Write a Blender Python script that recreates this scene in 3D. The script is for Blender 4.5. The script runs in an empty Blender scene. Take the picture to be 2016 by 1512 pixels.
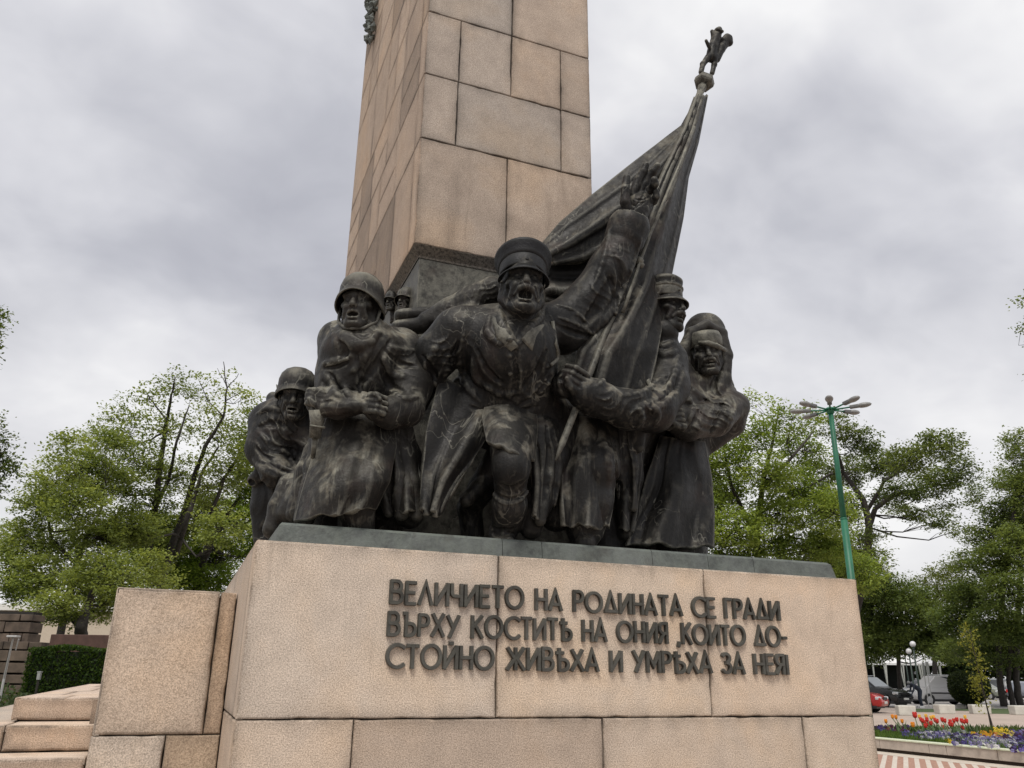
import bpy, bmesh, math, random
import numpy as np
import openvdb
from mathutils import Vector, Matrix

scene = bpy.context.scene
R_ = math.radians
rng = np.random.default_rng(7)
random.seed(7)

# ------------------------------------------------------------------ camera
FPX, YAW, PITCH, ROLL = 1595.96, .3682, .3422, .0143
CAM = np.array([-.2501, -3.6948, 1.6])
_f = np.array([math.sin(YAW)*math.cos(PITCH), math.cos(YAW)*math.cos(PITCH), math.sin(PITCH)])
_r = np.array([math.cos(YAW), -math.sin(YAW), 0.])
_u = np.cross(_r, _f)
_c, _s = math.cos(ROLL), math.sin(ROLL)
CR, CU, CF = _c*_r+_s*_u, -_s*_r+_c*_u, _f
cam_d = bpy.data.cameras.new('camera')
cam_d.sensor_width = 36; cam_d.sensor_fit = 'HORIZONTAL'
cam_d.lens = FPX/2016*36
cam_d.clip_start = .05; cam_d.clip_end = 3000
cam_o = bpy.data.objects.new('camera', cam_d)
scene.collection.objects.link(cam_o)
M = Matrix.Identity(4)
for i in range(3):
    M[i][0], M[i][1], M[i][2], M[i][3] = CR[i], CU[i], -CF[i], CAM[i]
cam_o.matrix_world = M
scene.camera = cam_o

# ------------------------------------------------------------------ world: overcast sky with cloud banks
SUN_EL, SUN_AZ = R_(58), R_(212)          # azimuth from +Y clockwise: behind the viewer's left shoulder
w = bpy.data.worlds.new("World"); scene.world = w; w.use_nodes = True
nt = w.node_tree; nt.nodes.clear()
def N(t, ty, **k):
    n = t.nodes.new(ty)
    for a, b in k.items(): setattr(n, a, b)
    return n
out = N(nt, 'ShaderNodeOutputWorld'); bg = N(nt, 'ShaderNodeBackground'); bg2 = N(nt, 'ShaderNodeBackground')
sky = N(nt, 'ShaderNodeTexSky', sky_type='NISHITA'); sky.sun_disc = False
sky.sun_elevation = SUN_EL; sky.sun_rotation = SUN_AZ
bg.inputs[1].default_value = .07
nt.links.new(sky.outputs[0], bg.inputs[0])
tc = N(nt, 'ShaderNodeTexCoord'); sx = N(nt, 'ShaderNodeSeparateXYZ')
nt.links.new(tc.outputs['Generated'], sx.inputs[0])
def mth(t, op, a, b=None, clamp=False):
    n = N(t, 'ShaderNodeMath', operation=op); n.use_clamp = clamp
    for i, v in enumerate((a, b)):
        if v is None: continue
        if isinstance(v, (int, float)): n.inputs[i].default_value = v
        else: t.links.new(v, n.inputs[i])
    return n.outputs[0]
zc = mth(nt, 'MAXIMUM', sx.outputs[2], 0.0)
zz = mth(nt, 'ADD', zc, .42)
cx = mth(nt, 'DIVIDE', sx.outputs[0], zz); cyy = mth(nt, 'DIVIDE', sx.outputs[1], zz)
cmb = N(nt, 'ShaderNodeCombineXYZ'); nt.links.new(cx, cmb.inputs[0]); nt.links.new(cyy, cmb.inputs[1])
def noise(t, vec, scale, detail=4, rough=.55, dist=0.):
    n = N(t, 'ShaderNodeTexNoise'); n.inputs['Scale'].default_value = scale; n.inputs['Detail'].default_value = detail
    n.inputs['Roughness'].default_value = rough; n.inputs['Distortion'].default_value = dist
    if vec is not None: t.links.new(vec, n.inputs['Vector'])
    return n.outputs[0]
def ramp(t, fac, stops, interp='LINEAR'):
    n = N(t, 'ShaderNodeValToRGB'); e = n.color_ramp.elements; n.color_ramp.interpolation = interp
    while len(e) < len(stops): e.new(.5)
    for q, (p, c) in zip(e, stops):
        q.position = p; q.color = (*c, 1) if len(c) == 3 else c
    t.links.new(fac, n.inputs[0]); return n.outputs[0]
mp = N(nt, 'ShaderNodeMapping'); mp.inputs['Rotation'].default_value = (0, 0, R_(-20)); mp.inputs['Scale'].default_value = (1.15, 1.3, 1)
mp.inputs['Location'].default_value = (.35, .2, 0)
nt.links.new(cmb.outputs[0], mp.inputs[0])
n1 = noise(nt, mp.outputs[0], 1.15, 5, .50, .25)
n2 = noise(nt, mp.outputs[0], 5.5, 4, .55, .3)
mixn = mth(nt, 'ADD', mth(nt, 'MULTIPLY', n1, .84), mth(nt, 'MULTIPLY', n2, .16))
col = ramp(nt, mixn, [(.29, (.44, .445, .50)), (.395, (.58, .585, .635)), (.48, (.76, .76, .80)), (.57, (1.0, .995, 1.0))])
# the veil is thinner and brighter low over the horizon
hz = ramp(nt, sx.outputs[2], [(0.0, (1, 1, 1)), (.12, (.9, .9, .9)), (.42, (0, 0, 0))])
mxh = N(nt, 'ShaderNodeMix', data_type='RGBA'); nt.links.new(mth(nt, 'MULTIPLY', hz, .72), mxh.inputs[0])
nt.links.new(col, mxh.inputs[6]); mxh.inputs[7].default_value = (.98, .965, .955, 1)
nt.links.new(mxh.outputs[2], bg2.inputs[0]); bg2.inputs[1].default_value = .80
ms = N(nt, 'ShaderNodeMixShader'); ms.inputs[0].default_value = .93
nt.links.new(bg.outputs[0], ms.inputs[1]); nt.links.new(bg2.outputs[0], ms.inputs[2])
nt.links.new(ms.outputs[0], out.inputs[0])

# ------------------------------------------------------------------ sun (soft, behind cloud)
sd = bpy.data.lights.new('sun', 'SUN'); sd.energy = 2.2; sd.angle = R_(22); sd.color = (1, .95, .87)
so = bpy.data.objects.new('sun', sd); scene.collection.objects.link(so)
sdir = Vector((math.sin(SUN_AZ)*math.cos(SUN_EL), math.cos(SUN_AZ)*math.cos(SUN_EL), math.sin(SUN_EL)))
so.rotation_euler = sdir.to_track_quat('Z', 'Y').to_euler()
so.location = (-5, -12, 20)

scene.view_settings.view_transform = 'Standard'; scene.view_settings.look = 'None'
scene.view_settings.exposure = 0.30; scene.view_settings.gamma = 1
scene.render.engine = 'CYCLES'
scene.cycles.max_bounces = 6; scene.cycles.diffuse_bounces = 3; scene.cycles.glossy_bounces = 2
scene.cycles.transparent_max_bounces = 4; scene.cycles.transmission_bounces = 3
scene.cycles.use_denoising = True

# ------------------------------------------------------------------ helpers
def _ray(px, py): return CF+CR*(px-1008)/FPX-CU*(py-756)/FPX
def atY(px, py, Y):
    d = _ray(px, py); return CAM+d*(Y-CAM[1])/d[1]
def atX(px, py, X):
    d = _ray(px, py); return CAM+d*(X-CAM[0])/d[0]
def atZ(px, py, Z=0.):
    d = _ray(px, py); return CAM+d*(Z-CAM[2])/d[2]
def atD(px, py, D): return CAM+_ray(px, py)*D
def depth(P): return float((np.asarray(P)-CAM)@CF)

def tag(o, label=None, cat=None, group=None, kind=None):
    if label: o['label'] = label
    if cat: o['category'] = cat
    if group: o['group'] = group
    if kind: o['kind'] = kind
    return o
def empty(name, loc=(0, 0, 0), label=None, cat=None, group=None, rz=0):
    o = bpy.data.objects.new(name, None); scene.collection.objects.link(o)
    o.location = loc; o.rotation_euler = (0, 0, rz); o.empty_display_size = .2
    return tag(o, label, cat, group)
def wloc(o):
    L = np.zeros(3)
    while o is not None: L = L+np.array(o.location); o = o.parent
    return L
def mesh(name, V, Fc, mats, parent=None, smooth=False, mi=None, world=True):
    """one mesh object; V in world coordinates (or local to parent when world=False)"""
    me = bpy.data.meshes.new(name)
    V = np.asarray(V, float)
    if parent is not None and world:
        V = V-wloc(parent)
    me.from_pydata([tuple(v) for v in V], [], Fc)
    for m in (mats if isinstance(mats, (list, tuple)) else [mats]): me.materials.append(m)
    if mi is not None: me.polygons.foreach_set('material_index', np.asarray(mi, np.int32))
    if smooth: me.polygons.foreach_set('use_smooth', np.ones(len(me.polygons), bool))
    me.update()
    o = bpy.data.objects.new(name, me); scene.collection.objects.link(o)
    if parent is not None: o.parent = parent
    return o
def quads(name, V, quads_, mat, parent=None, attr=None, smooth=False):
    """fast quad mesh from numpy arrays; attr: dict name -> per-face colour (n,3)"""
    me = bpy.data.meshes.new(name); V = np.asarray(V, np.float32); Q = np.asarray(quads_, np.int32)
    if parent is not None: V = V-wloc(parent).astype(np.float32)
    n, k = Q.shape
    me.vertices.add(len(V)); me.vertices.foreach_set('co', V.ravel())
    me.loops.add(n*k); me.loops.foreach_set('vertex_index', Q.ravel())
    me.polygons.add(n); me.polygons.foreach_set('loop_start', np.arange(0, n*k, k, dtype=np.int32))
    try: me.polygons.foreach_set('loop_total', np.full(n, k, np.int32))
    except Exception: pass
    if smooth: me.polygons.foreach_set('use_smooth', np.ones(n, bool))
    me.update(calc_edges=True)
    for a, c in (attr or {}).items():
        at = me.color_attributes.new(a, 'FLOAT_COLOR', 'CORNER')
        c4 = np.ones((n, k, 4), np.float32); c4[:, :, :3] = np.asarray(c)[:, None, :]
        at.data.foreach_set('color', c4.ravel())
    me.materials.append(mat)
    o = bpy.data.objects.new(name, me); scene.collection.objects.link(o)
    if parent is not None: o.parent = parent
    return o
class MB:
    """collects boxes, tubes, discs and lathes into one mesh"""
    def __init__(s): s.V = []; s.F = []; s.mi = []; s.m = 0
    def add(s, V, F):
        b = len(s.V); s.V += [tuple(v) for v in V]; s.F += [tuple(b+i for i in f) for f in F]; s.mi += [s.m]*len(F); return s
    def box(s, c, d, rz=0., bev=0., top=1., M=None):
        """box centred c, size d; bev chamfers the edges; top scales the top face"""
        bm = bmesh.new(); bmesh.ops.create_cube(bm, size=1)
        for v in bm.verts:
            k = top if v.co.z > 0 else 1
            v.co = Vector((v.co.x*d[0]*k, v.co.y*d[1]*k, v.co.z*d[2]))
        if bev: bmesh.ops.bevel(bm, geom=list(bm.edges), offset=bev, segments=2, affect='EDGES', profile=.6)
        T = Matrix.Translation(c) @ Matrix.Rotation(rz, 4, 'Z')
        if M is not None: T = M @ T
        bm.verts.ensure_lookup_table()
        s.add([T @ v.co for v in bm.verts], [[v.index for v in f.verts] for f in bm.faces]); bm.free(); return s
    def tube(s, pts, rad, n=8, caps=True):
        P = [Vector(p) for p in pts]; r = rad if hasattr(rad, '__len__') else [rad]*len(P)
        b = len(s.V); ref = None; rings = []
        for i, p in enumerate(P):
            t = (P[min(i+1, len(P)-1)]-P[max(i-1, 0)]).normalized()
            if ref is None: ref = Vector((0, 0, 1)) if abs(t.z) < .9 else Vector((1, 0, 0))
            a = (ref-t*ref.dot(t)).normalized(); c = t.cross(a); ref = a
            rings.append([p+(a*math.cos(2*math.pi*k/n)+c*math.sin(2*math.pi*k/n))*r[i] for k in range(n)])
        V = [v for q in rings for v in q]; F = []
        for i in range(len(P)-1):
            for k in range(n):
                F.append((i*n+k, i*n+(k+1) % n, (i+1)*n+(k+1) % n, (i+1)*n+k))
        if caps:
            F.append(tuple(range(n-1, -1, -1))); F.append(tuple(range((len(P)-1)*n, len(P)*n)))
        return s.add(V, F)
    def lathe(s, prof, n=16, M=None):
        """profile (r,z) turned round z, then moved by matrix M"""
        V = []; F = []
        for r, z in prof:
            for k in range(n): V.append(Vector((r*math.cos(2*math.pi*k/n), r*math.sin(2*math.pi*k/n), z)))
        for i in range(len(prof)-1):
            for k in range(n): F.append((i*n+k, i*n+(k+1) % n, (i+1)*n+(k+1) % n, (i+1)*n+k))
        F.append(tuple(range(n-1, -1, -1))); F.append(tuple(range((len(prof)-1)*n, len(prof)*n)))
        if M is not None: V = [M @ v for v in V]
        return s.add(V, F)
    def prism(s, poly, a, b, fn):
        """polygon (list of 2d) extruded from a to b; fn(u,v,w)->xyz"""
        n = len(poly); V = [fn(u, v, a) for u, v in poly]+[fn(u, v, b) for u, v in poly]
        F = [tuple(range(n-1, -1, -1)), tuple(range(n, 2*n))]+[(i, (i+1) % n, n+(i+1) % n, n+i) for i in range(n)]
        return s.add(V, F)
    def build(s, name, mat, parent=None, smooth=False, world=True):
        o = mesh(name, s.V, s.F, mat, parent, smooth, s.mi if isinstance(mat, (list, tuple)) else None, world)
        bm = bmesh.new(); bm.from_mesh(o.data); bmesh.ops.recalc_face_normals(bm, faces=bm.faces); bm.to_mesh(o.data); bm.free()
        return o

# ------------------------------------------------------------------ materials
def mat(name):
    m = bpy.data.materials.new(name); m.use_nodes = True; t = m.node_tree
    return m, t, t.nodes['Principled BSDF']
def pos(t): return N(t, 'ShaderNodeNewGeometry').outputs['Position']
def scl(t, v, s):
    n = N(t, 'ShaderNodeMapping'); n.inputs['Scale'].default_value = s; t.links.new(v, n.inputs[0]); return n.outputs[0]
def mix(t, fac, a, b, mode='MIX'):
    n = N(t, 'ShaderNodeMix', data_type='RGBA', blend_type=mode)
    for i, v in ((0, fac), (6, a), (7, b)):
        if isinstance(v, (int, float)): n.inputs[i].default_value = v
        elif isinstance(v, tuple): n.inputs[i].default_value = (*v, 1)
        else: t.links.new(v, n.inputs[i])
    return n.outputs[2]
def bump(t, p, h, strength=.3, dist=.01):
    n = N(t, 'ShaderNodeBump'); n.inputs['Strength'].default_value = strength; n.inputs['Distance'].default_value = dist
    t.links.new(h, n.inputs['Height']); t.links.new(n.outputs[0], p.inputs['Normal'])
def plain(name, col, rough=.6, metal=0., var=.0, vs=8., spec=.5, bmp=0.):
    m, t, p = mat(name); p.inputs['Roughness'].default_value = rough; p.inputs['Metallic'].default_value = metal
    p.inputs['Specular IOR Level'].default_value = spec
    if var:
        n = noise(t, pos(t), vs, 4, .6)
        c = ramp(t, n, [(.3, tuple(max(0, x*(1-var)) for x in col)), (.7, tuple(min(1, x*(1+var)) for x in col))])
        t.links.new(c, p.inputs['Base Color'])
        if bmp: bump(t, p, n, bmp, .01)
    else: p.inputs['Base Color'].default_value = (*col, 1)
    return m
def granite(name, base, dark, grain=85., stain=.8):
    """speckled granite; the 'joint' attribute carries soot in the joints"""
    m, t, p = mat(name); P = pos(t)
    g1 = noise(t, P, grain, 3, .7); g2 = noise(t, P, grain*2.3, 2, .6); big = noise(t, P, 1.7, 4, .55, .3)
    med = noise(t, P, 9., 4, .6)
    hi = tuple(min(1, c*1.30) for c in base)
    c = ramp(t, g1, [(.32, dark), (.42, tuple(.55*c+.45*d for c, d in zip(base, dark))), (.50, base), (.62, hi)])
    c = mix(t, ramp(t, g2, [(.60, (0, 0, 0)), (.70, (1, 1, 1))]), c, tuple(d*.7 for d in dark))
    c = mix(t, 1.0, c, ramp(t, big, [(.28, (.84, .83, .83)), (.5, (1, 1, 1)), (.72, (1.06, 1.0, .92))]), 'MULTIPLY')
    c = mix(t, 1.0, c, ramp(t, med, [(.3, (.90, .90, .90)), (.6, (1.03, 1.03, 1.03))]), 'MULTIPLY')
    at = N(t, 'ShaderNodeAttribute', attribute_name='joint')
    s = mth(t, 'MULTIPLY', at.outputs['Fac'], mth(t, 'MULTIPLY', ramp(t, noise(t, scl(t, P, (1, 1, .6)), 6., 4, .6), [(.33, (.12, .12, .12)), (.66, (1, 1, 1))]), stain), True)
    c = mix(t, s, c, (.03, .026, .022))
    stk = ramp(t, noise(t, scl(t, P, (7., 7., .8)), 1.5, 4, .6, .3), [(.55, (0, 0, 0)), (.72, (1, 1, 1))])
    pat_ = ramp(t, noise(t, P, 1.1, 3, .5), [(.48, (0, 0, 0)), (.62, (1, 1, 1))])
    c = mix(t, mth(t, 'MULTIPLY', mth(t, 'MULTIPLY', stk, pat_), .48), c, (.12, .095, .075))
    warm = ramp(t, noise(t, P, 2.6, 4, .6, .4), [(.56, (0, 0, 0)), (.70, (1, 1, 1))])
    c = mix(t, mth(t, 'MULTIPLY', warm, .35), c, mix(t, 1., c, (1.04, .95, .84), 'MULTIPLY'))
    tint = N(t, 'ShaderNodeAttribute', attribute_name='tint')
    c = mix(t, 1.0, c, tint.outputs['Color'], 'MULTIPLY')
    t.links.new(c, p.inputs['Base Color']); p.inputs['Roughness'].default_value = .82
    p.inputs['Specular IOR Level'].default_value = .3
    bump(t, p, mth(t, 'ADD', g1, mth(t, 'MULTIPLY', g2, .5)), .55, .006)
    return m
G_PED = granite('granite_pink', (.565, .478, .400), (.31, .255, .205), 170)
G_OBE = granite('granite_obelisk', (.43, .364, .310), (.25, .208, .172), 170)
MORTAR = plain('dark_joint', (.02, .018, .016), .95)

def bronze(name, base=(.008, .0078, .0078), pat=(.205, .198, .168), amount=1., rust=.5):
    m, t, p = mat(name); P = pos(t); g = N(t, 'ShaderNodeNewGeometry')
    n1 = noise(t, P, 3.2, 5, .62, .4); n3 = noise(t, P, 22, 4, .7); nf = noise(t, scl(t, P, (26, 26, 3.2)), 1.6, 4, .65, .5)
    c = mix(t, ramp(t, n1, [(.42, (0, 0, 0)), (.64, (1, 1, 1))]), base, tuple(b*2.4 for b in base))
    # rain-washed crust lies on the ledges, runs down in streaks, and rubs pale on the arrises
    nz = N(t, 'ShaderNodeSeparateXYZ'); t.links.new(g.outputs['Normal'], nz.inputs[0])
    up = ramp(t, mth(t, 'ADD', nz.outputs[2], mth(t, 'MULTIPLY', mth(t, 'SUBTRACT', noise(t, P, 9., 4, .65, .8), .5), 1.25)), [(.10, (0, 0, 0)), (.48, (1, 1, 1))])
    run = ramp(t, nf, [(.50, (0, 0, 0)), (.58, (1, 1, 1))])
    wash = ramp(t, noise(t, scl(t, P, (1, 1, .55)), 2.3, 4, .6, .5), [(.40, (.06, .06, .06)), (.58, (1, 1, 1))])
    fac = mth(t, 'MULTIPLY', mth(t, 'MULTIPLY', mth(t, 'ADD', mth(t, 'MULTIPLY', up, .85), mth(t, 'MULTIPLY', run, .22)), wash), .98*amount, True)
    isl = ramp(t, noise(t, scl(t, P, (1, 1, .7)), 7.5, 4, .55, 1.2), [(.45, (.12, .12, .12)), (.57, (1, 1, 1))])
    fac = mth(t, 'MULTIPLY', fac, isl, True)
    patc = mix(t, ramp(t, n3, [(.35, (0, 0, 0)), (.65, (1, 1, 1))]), pat, tuple(a*b for a, b in zip(pat, (.66, .60, .55))))
    c = mix(t, fac, c, patc)
    pt = ramp(t, g.outputs['Pointiness'], [(.51, (0, 0, 0)), (.57, (1, 1, 1))])
    c = mix(t, mth(t, 'MULTIPLY', mth(t, 'MULTIPLY', pt, ramp(t, n3, [(.35, (.25, .25, .25)), (.6, (1, 1, 1))])), .55*min(1, amount)), c, tuple(x*1.15 for x in pat))
    nl = noise(t, scl(t, P, (1, 1, .6)), 6.5, 3, .5, .9); brk = ramp(t, noise(t, P, 3.1, 2, .5), [(.52, (0, 0, 0)), (.60, (1, 1, 1))])
    line = ramp(t, nl, [(.488, (0, 0, 0)), (.500, (1, 1, 1)), (.506, (1, 1, 1)), (.512, (0, 0, 0))])
    c = mix(t, mth(t, 'MULTIPLY', mth(t, 'MULTIPLY', line, brk), .36*min(1, amount)), c, tuple(x*1.35 for x in pat))
    rs = ramp(t, noise(t, P, 4.7, 4, .6), [(.56, (0, 0, 0)), (.70, (1, 1, 1))])
    c = mix(t, mth(t, 'MULTIPLY', rs, rust), c, (.040, .029, .025))
    t.links.new(c, p.inputs['Base Color']); p.inputs['Metallic'].default_value = .2; p.inputs['Specular IOR Level'].default_value = .22
    rr = ramp(t, n3, [(.3, (.40, .40, .40)), (.7, (.62, .62, .62))]); t.links.new(mth(t, 'ADD', rr, mth(t, 'MULTIPLY', fac, .25)), p.inputs['Roughness'])
    bump(t, p, mth(t, 'ADD', mth(t, 'MULTIPLY', n3, .6), mth(t, 'ADD', mth(t, 'MULTIPLY', nf, .5), noise(t, P, 70, 3, .6))), .45, .006)
    return m
BRZ = bronze('bronze_dark'); BRZ_L = bronze('bronze_washed', (.0135, .0125, .0115), (.225, .22, .185), 1.4)
BRZ_CAP = bronze('bronze_cap', (.009, .009, .0105), (.05, .053, .05), .6, .1)
BRZ_GREEN = bronze('bronze_verdigris', (.050, .053, .052), (.145, .165, .15), 1.1, .4)
LETTER = bronze('bronze_letters', (.035, .033, .030), (.10, .10, .085), .8, .3)
def leafmat(name, trans=.45):
    m, t, p = mat(name)
    a = N(t, 'ShaderNodeAttribute', attribute_name='col')
    t.links.new(a.outputs['Color'], p.inputs['Base Color']); p.inputs['Roughness'].default_value = .6
    p.inputs['Specular IOR Level'].default_value = .25
    tr = N(t, 'ShaderNodeBsdfTranslucent'); t.links.new(mix(t, 1., a.outputs['Color'], (1.45, 1.35, .7), 'MULTIPLY'), tr.inputs[0])
    mx = N(t, 'ShaderNodeMixShader'); mx.inputs[0].default_value = trans
    t.links.new(p.outputs[0], mx.inputs[1]); t.links.new(tr.outputs[0], mx.inputs[2])
    t.links.new(mx.outputs[0], t.nodes['Material Output'].inputs[0]); return m
LEAF = leafmat('leaf_green')
BARK = plain('bark', (.035, .030, .026), .9, var=.4, vs=9., bmp=.5)
# ------------------------------------------------------------------ stone blocks
def block_face(V, F, J, T, O, eu, ev, en, rect, gap=.004, seed=0, tint=(1, 1, 1), deep=.03, bev=.007, jit=.0025, edges='lrbt'):
    """one dressed stone: rect (u0,u1,v0,v1) on the plane O+u*eu+v*ev facing en. rough arrises, joint soot in J"""
    rg = np.random.default_rng(seed)
    u0, u1, v0, v1 = rect
    g = {k: (gap/2 if k in edges else 0.) for k in 'lrbt'}
    u0 += g['l']; u1 -= g['r']; v0 += g['b']; v1 -= g['t']
    W, H = u1-u0, v1-v0
    nu, nv = max(3, int(W/.035)), max(3, int(H/.035))
    per = [(i/nu, 0) for i in range(nu)]+[(1, i/nv) for i in range(nv)]+[(1-i/nu, 1) for i in range(nu)]+[(0, 1-i/nv) for i in range(nv)]
    n = len(per); loops = []
    jj = rg.normal(0, jit, n); jj = (jj+np.roll(jj, 1))/1.5
    for ins, z, jk, jv in ((0, -deep, 0, 1.), (0, -bev*.9, 1, 1.), (bev*.45, -bev*.25, 1, .85), (bev*1.1, 0, .7, .55), (bev*1.1+.02, 0, 0, .26), (bev*1.1+.06, 0, 0, .0)):
        ring = []
        lim = min(W, H)*.45; ins = min(ins, lim)
        for q, (a, b) in enumerate(per):
            k = max(0, jj[q])*jk
            iu, iv = ins+k, ins+k
            u = min(max(u0+a*W, u0+iu), u1-iu); v = min(max(v0+b*H, v0+iv), v1-iv)
            ring.append(np.array(O)+eu*u+ev*v+en*z)
        loops.append((ring, jv))
    b = len(V)
    for ring, jv in loops:
        V.extend(ring); J.extend([jv]*n); T.extend([tint]*n)
    for l in range(len(loops)-1):
        for k in range(n):
            F.append((b+l*n+k, b+l*n+(k+1) % n, b+(l+1)*n+(k+1) % n, b+(l+1)*n+k))
    F.append(tuple(b+(len(loops)-1)*n+k for k in range(n)))
def stone_obj(name, faces, mats, parent, core=None):
    """faces: list of dict(O,eu,ev,en,rect,...) -> one mesh with joint soot attribute; core: list of (lo,hi) dark boxes behind the joints"""
    V, F, J, T = [], [], [], []
    for i, f in enumerate(faces):
        f = dict(f); f.setdefault('seed', i+len(faces)*13)
        if 'tint' not in f:
            k = np.random.default_rng(f['seed']+991).uniform(.84, 1.08); w_ = np.random.default_rng(f['seed']+77).uniform(-.04, .055)
            f['tint'] = (k+w_, k, k-w_)
        block_face(V, F, J, T, **f)
    mi = [0]*len(F)
    for lo, hi in (core or []):
        b = len(V); lo = np.array(lo); hi = np.array(hi)
        for k in range(8): V.append(np.array([hi[0] if k & 1 else lo[0], hi[1] if k & 2 else lo[1], hi[2] if k & 4 else lo[2]]))
        J += [0.]*8; T += [(1, 1, 1)]*8
        q = [(0, 2, 3, 1), (4, 5, 7, 6), (0, 1, 5, 4), (2, 6, 7, 3), (0, 4, 6, 2), (1, 3, 7, 5)]
        F += [tuple(b+i for i in f) for f in q]; mi += [1]*6
    o = mesh(name, V, F, mats, parent, False, mi)
    a = o.data.attributes.new('joint', 'FLOAT', 'POINT'); a.data.foreach_set('value', np.array(J, np.float32))
    c = o.data.color_attributes.new('tint', 'FLOAT_COLOR', 'POINT')
    c.data.foreach_set('color', np.concatenate([np.array(T, np.float32), np.ones((len(T), 1), np.float32)], 1).ravel())
    return o
EX, EY, EZ = np.eye(3)
def front(x0, x1, z0, z1, y, **k): return dict(O=(0, y, 0), eu=EX, ev=EZ, en=-EY, rect=(x0, x1, z0, z1), **k)
def left(y0, y1, z0, z1, x, **k): return dict(O=(x, 0, 0), eu=-EY, ev=EZ, en=-EX, rect=(-y1, -y0, z0, z1), **k)
def right(y0, y1, z0, z1, x, **k): return dict(O=(x, 0, 0), eu=EY, ev=EZ, en=EX, rect=(y0, y1, z0, z1), **k)
def topf(x0, x1, y0, y1, z, **k): return dict(O=(0, 0, z), eu=EX, ev=EY, en=EZ, rect=(x0, x1, y0, y1), **k)
def back(x0, x1, z0, z1, y, **k): return dict(O=(0, y, 0), eu=-EX, ev=EZ, en=EY, rect=(-x1, -x0, z0, z1), **k)

# ---- pedestal
PW, PD, PT, PS = 3.3, 4.0, 2.1296, 1.406
ped = empty('stone_pedestal', (PW/2, PD/2, 0), 'broad pink granite pedestal under the bronze soldiers, with a raised Cyrillic inscription', 'pedestal')
xj = lambda px, py: float(atY(px, py, 0)[0])
a1, a2 = xj(979, 1250), xj(1394, 1265)
fs = []
cuts = [0, a1, a2, PW]
for i in range(3): fs.append(front(cuts[i], cuts[i+1], PS, PT, 0, tint=[(1.0, 1.0, 1.0), (1.05, 1.02, .98), (1.05, 1.0, .95)][i]))
lc = [0, xj(694, 1460), xj(1188, 1460), xj(1585, 1460), PW]
tn = [(1, .97, .94), (.80, .76, .73), (.95, .92, .89), (1.0, .97, .93)]
for i in range(4): fs.append(front(lc[i], lc[i+1], .70, PS, 0, tint=tn[i]))
lc2 = [0, .55, 1.35, 2.2, PW]
for i in range(4): fs.append(front(lc2[i], lc2[i+1], .0, .70, 0))
for (z0, z1), ys in (((PS, PT), [0, .16, 1.3, 2.6, PD]), ((.70, PS), [0, .9, 1.9, 3.0, PD]), ((0, .70), [0, 1.3, 2.7, PD])):
    for i in range(len(ys)-1):
        fs.append(left(ys[i], ys[i+1], z0, z1, 0, jit=.001)); fs.append(right(ys[i], ys[i+1], z0, z1, PW))
    for i in range(4): fs.append(back(i*PW/4, (i+1)*PW/4, z0, z1, PD))
for i in range(3):
    for y0, y1 in ((0, .45), (.45, 2.2), (2.2, PD)): fs.append(topf(cuts[i], cuts[i+1], y0, y1, PT, jit=.001))
stone_obj('block_courses', fs, [G_PED, MORTAR], ped, [((.025, .025, 0), (PW-.025, PD-.025, PT-.025))])

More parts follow.
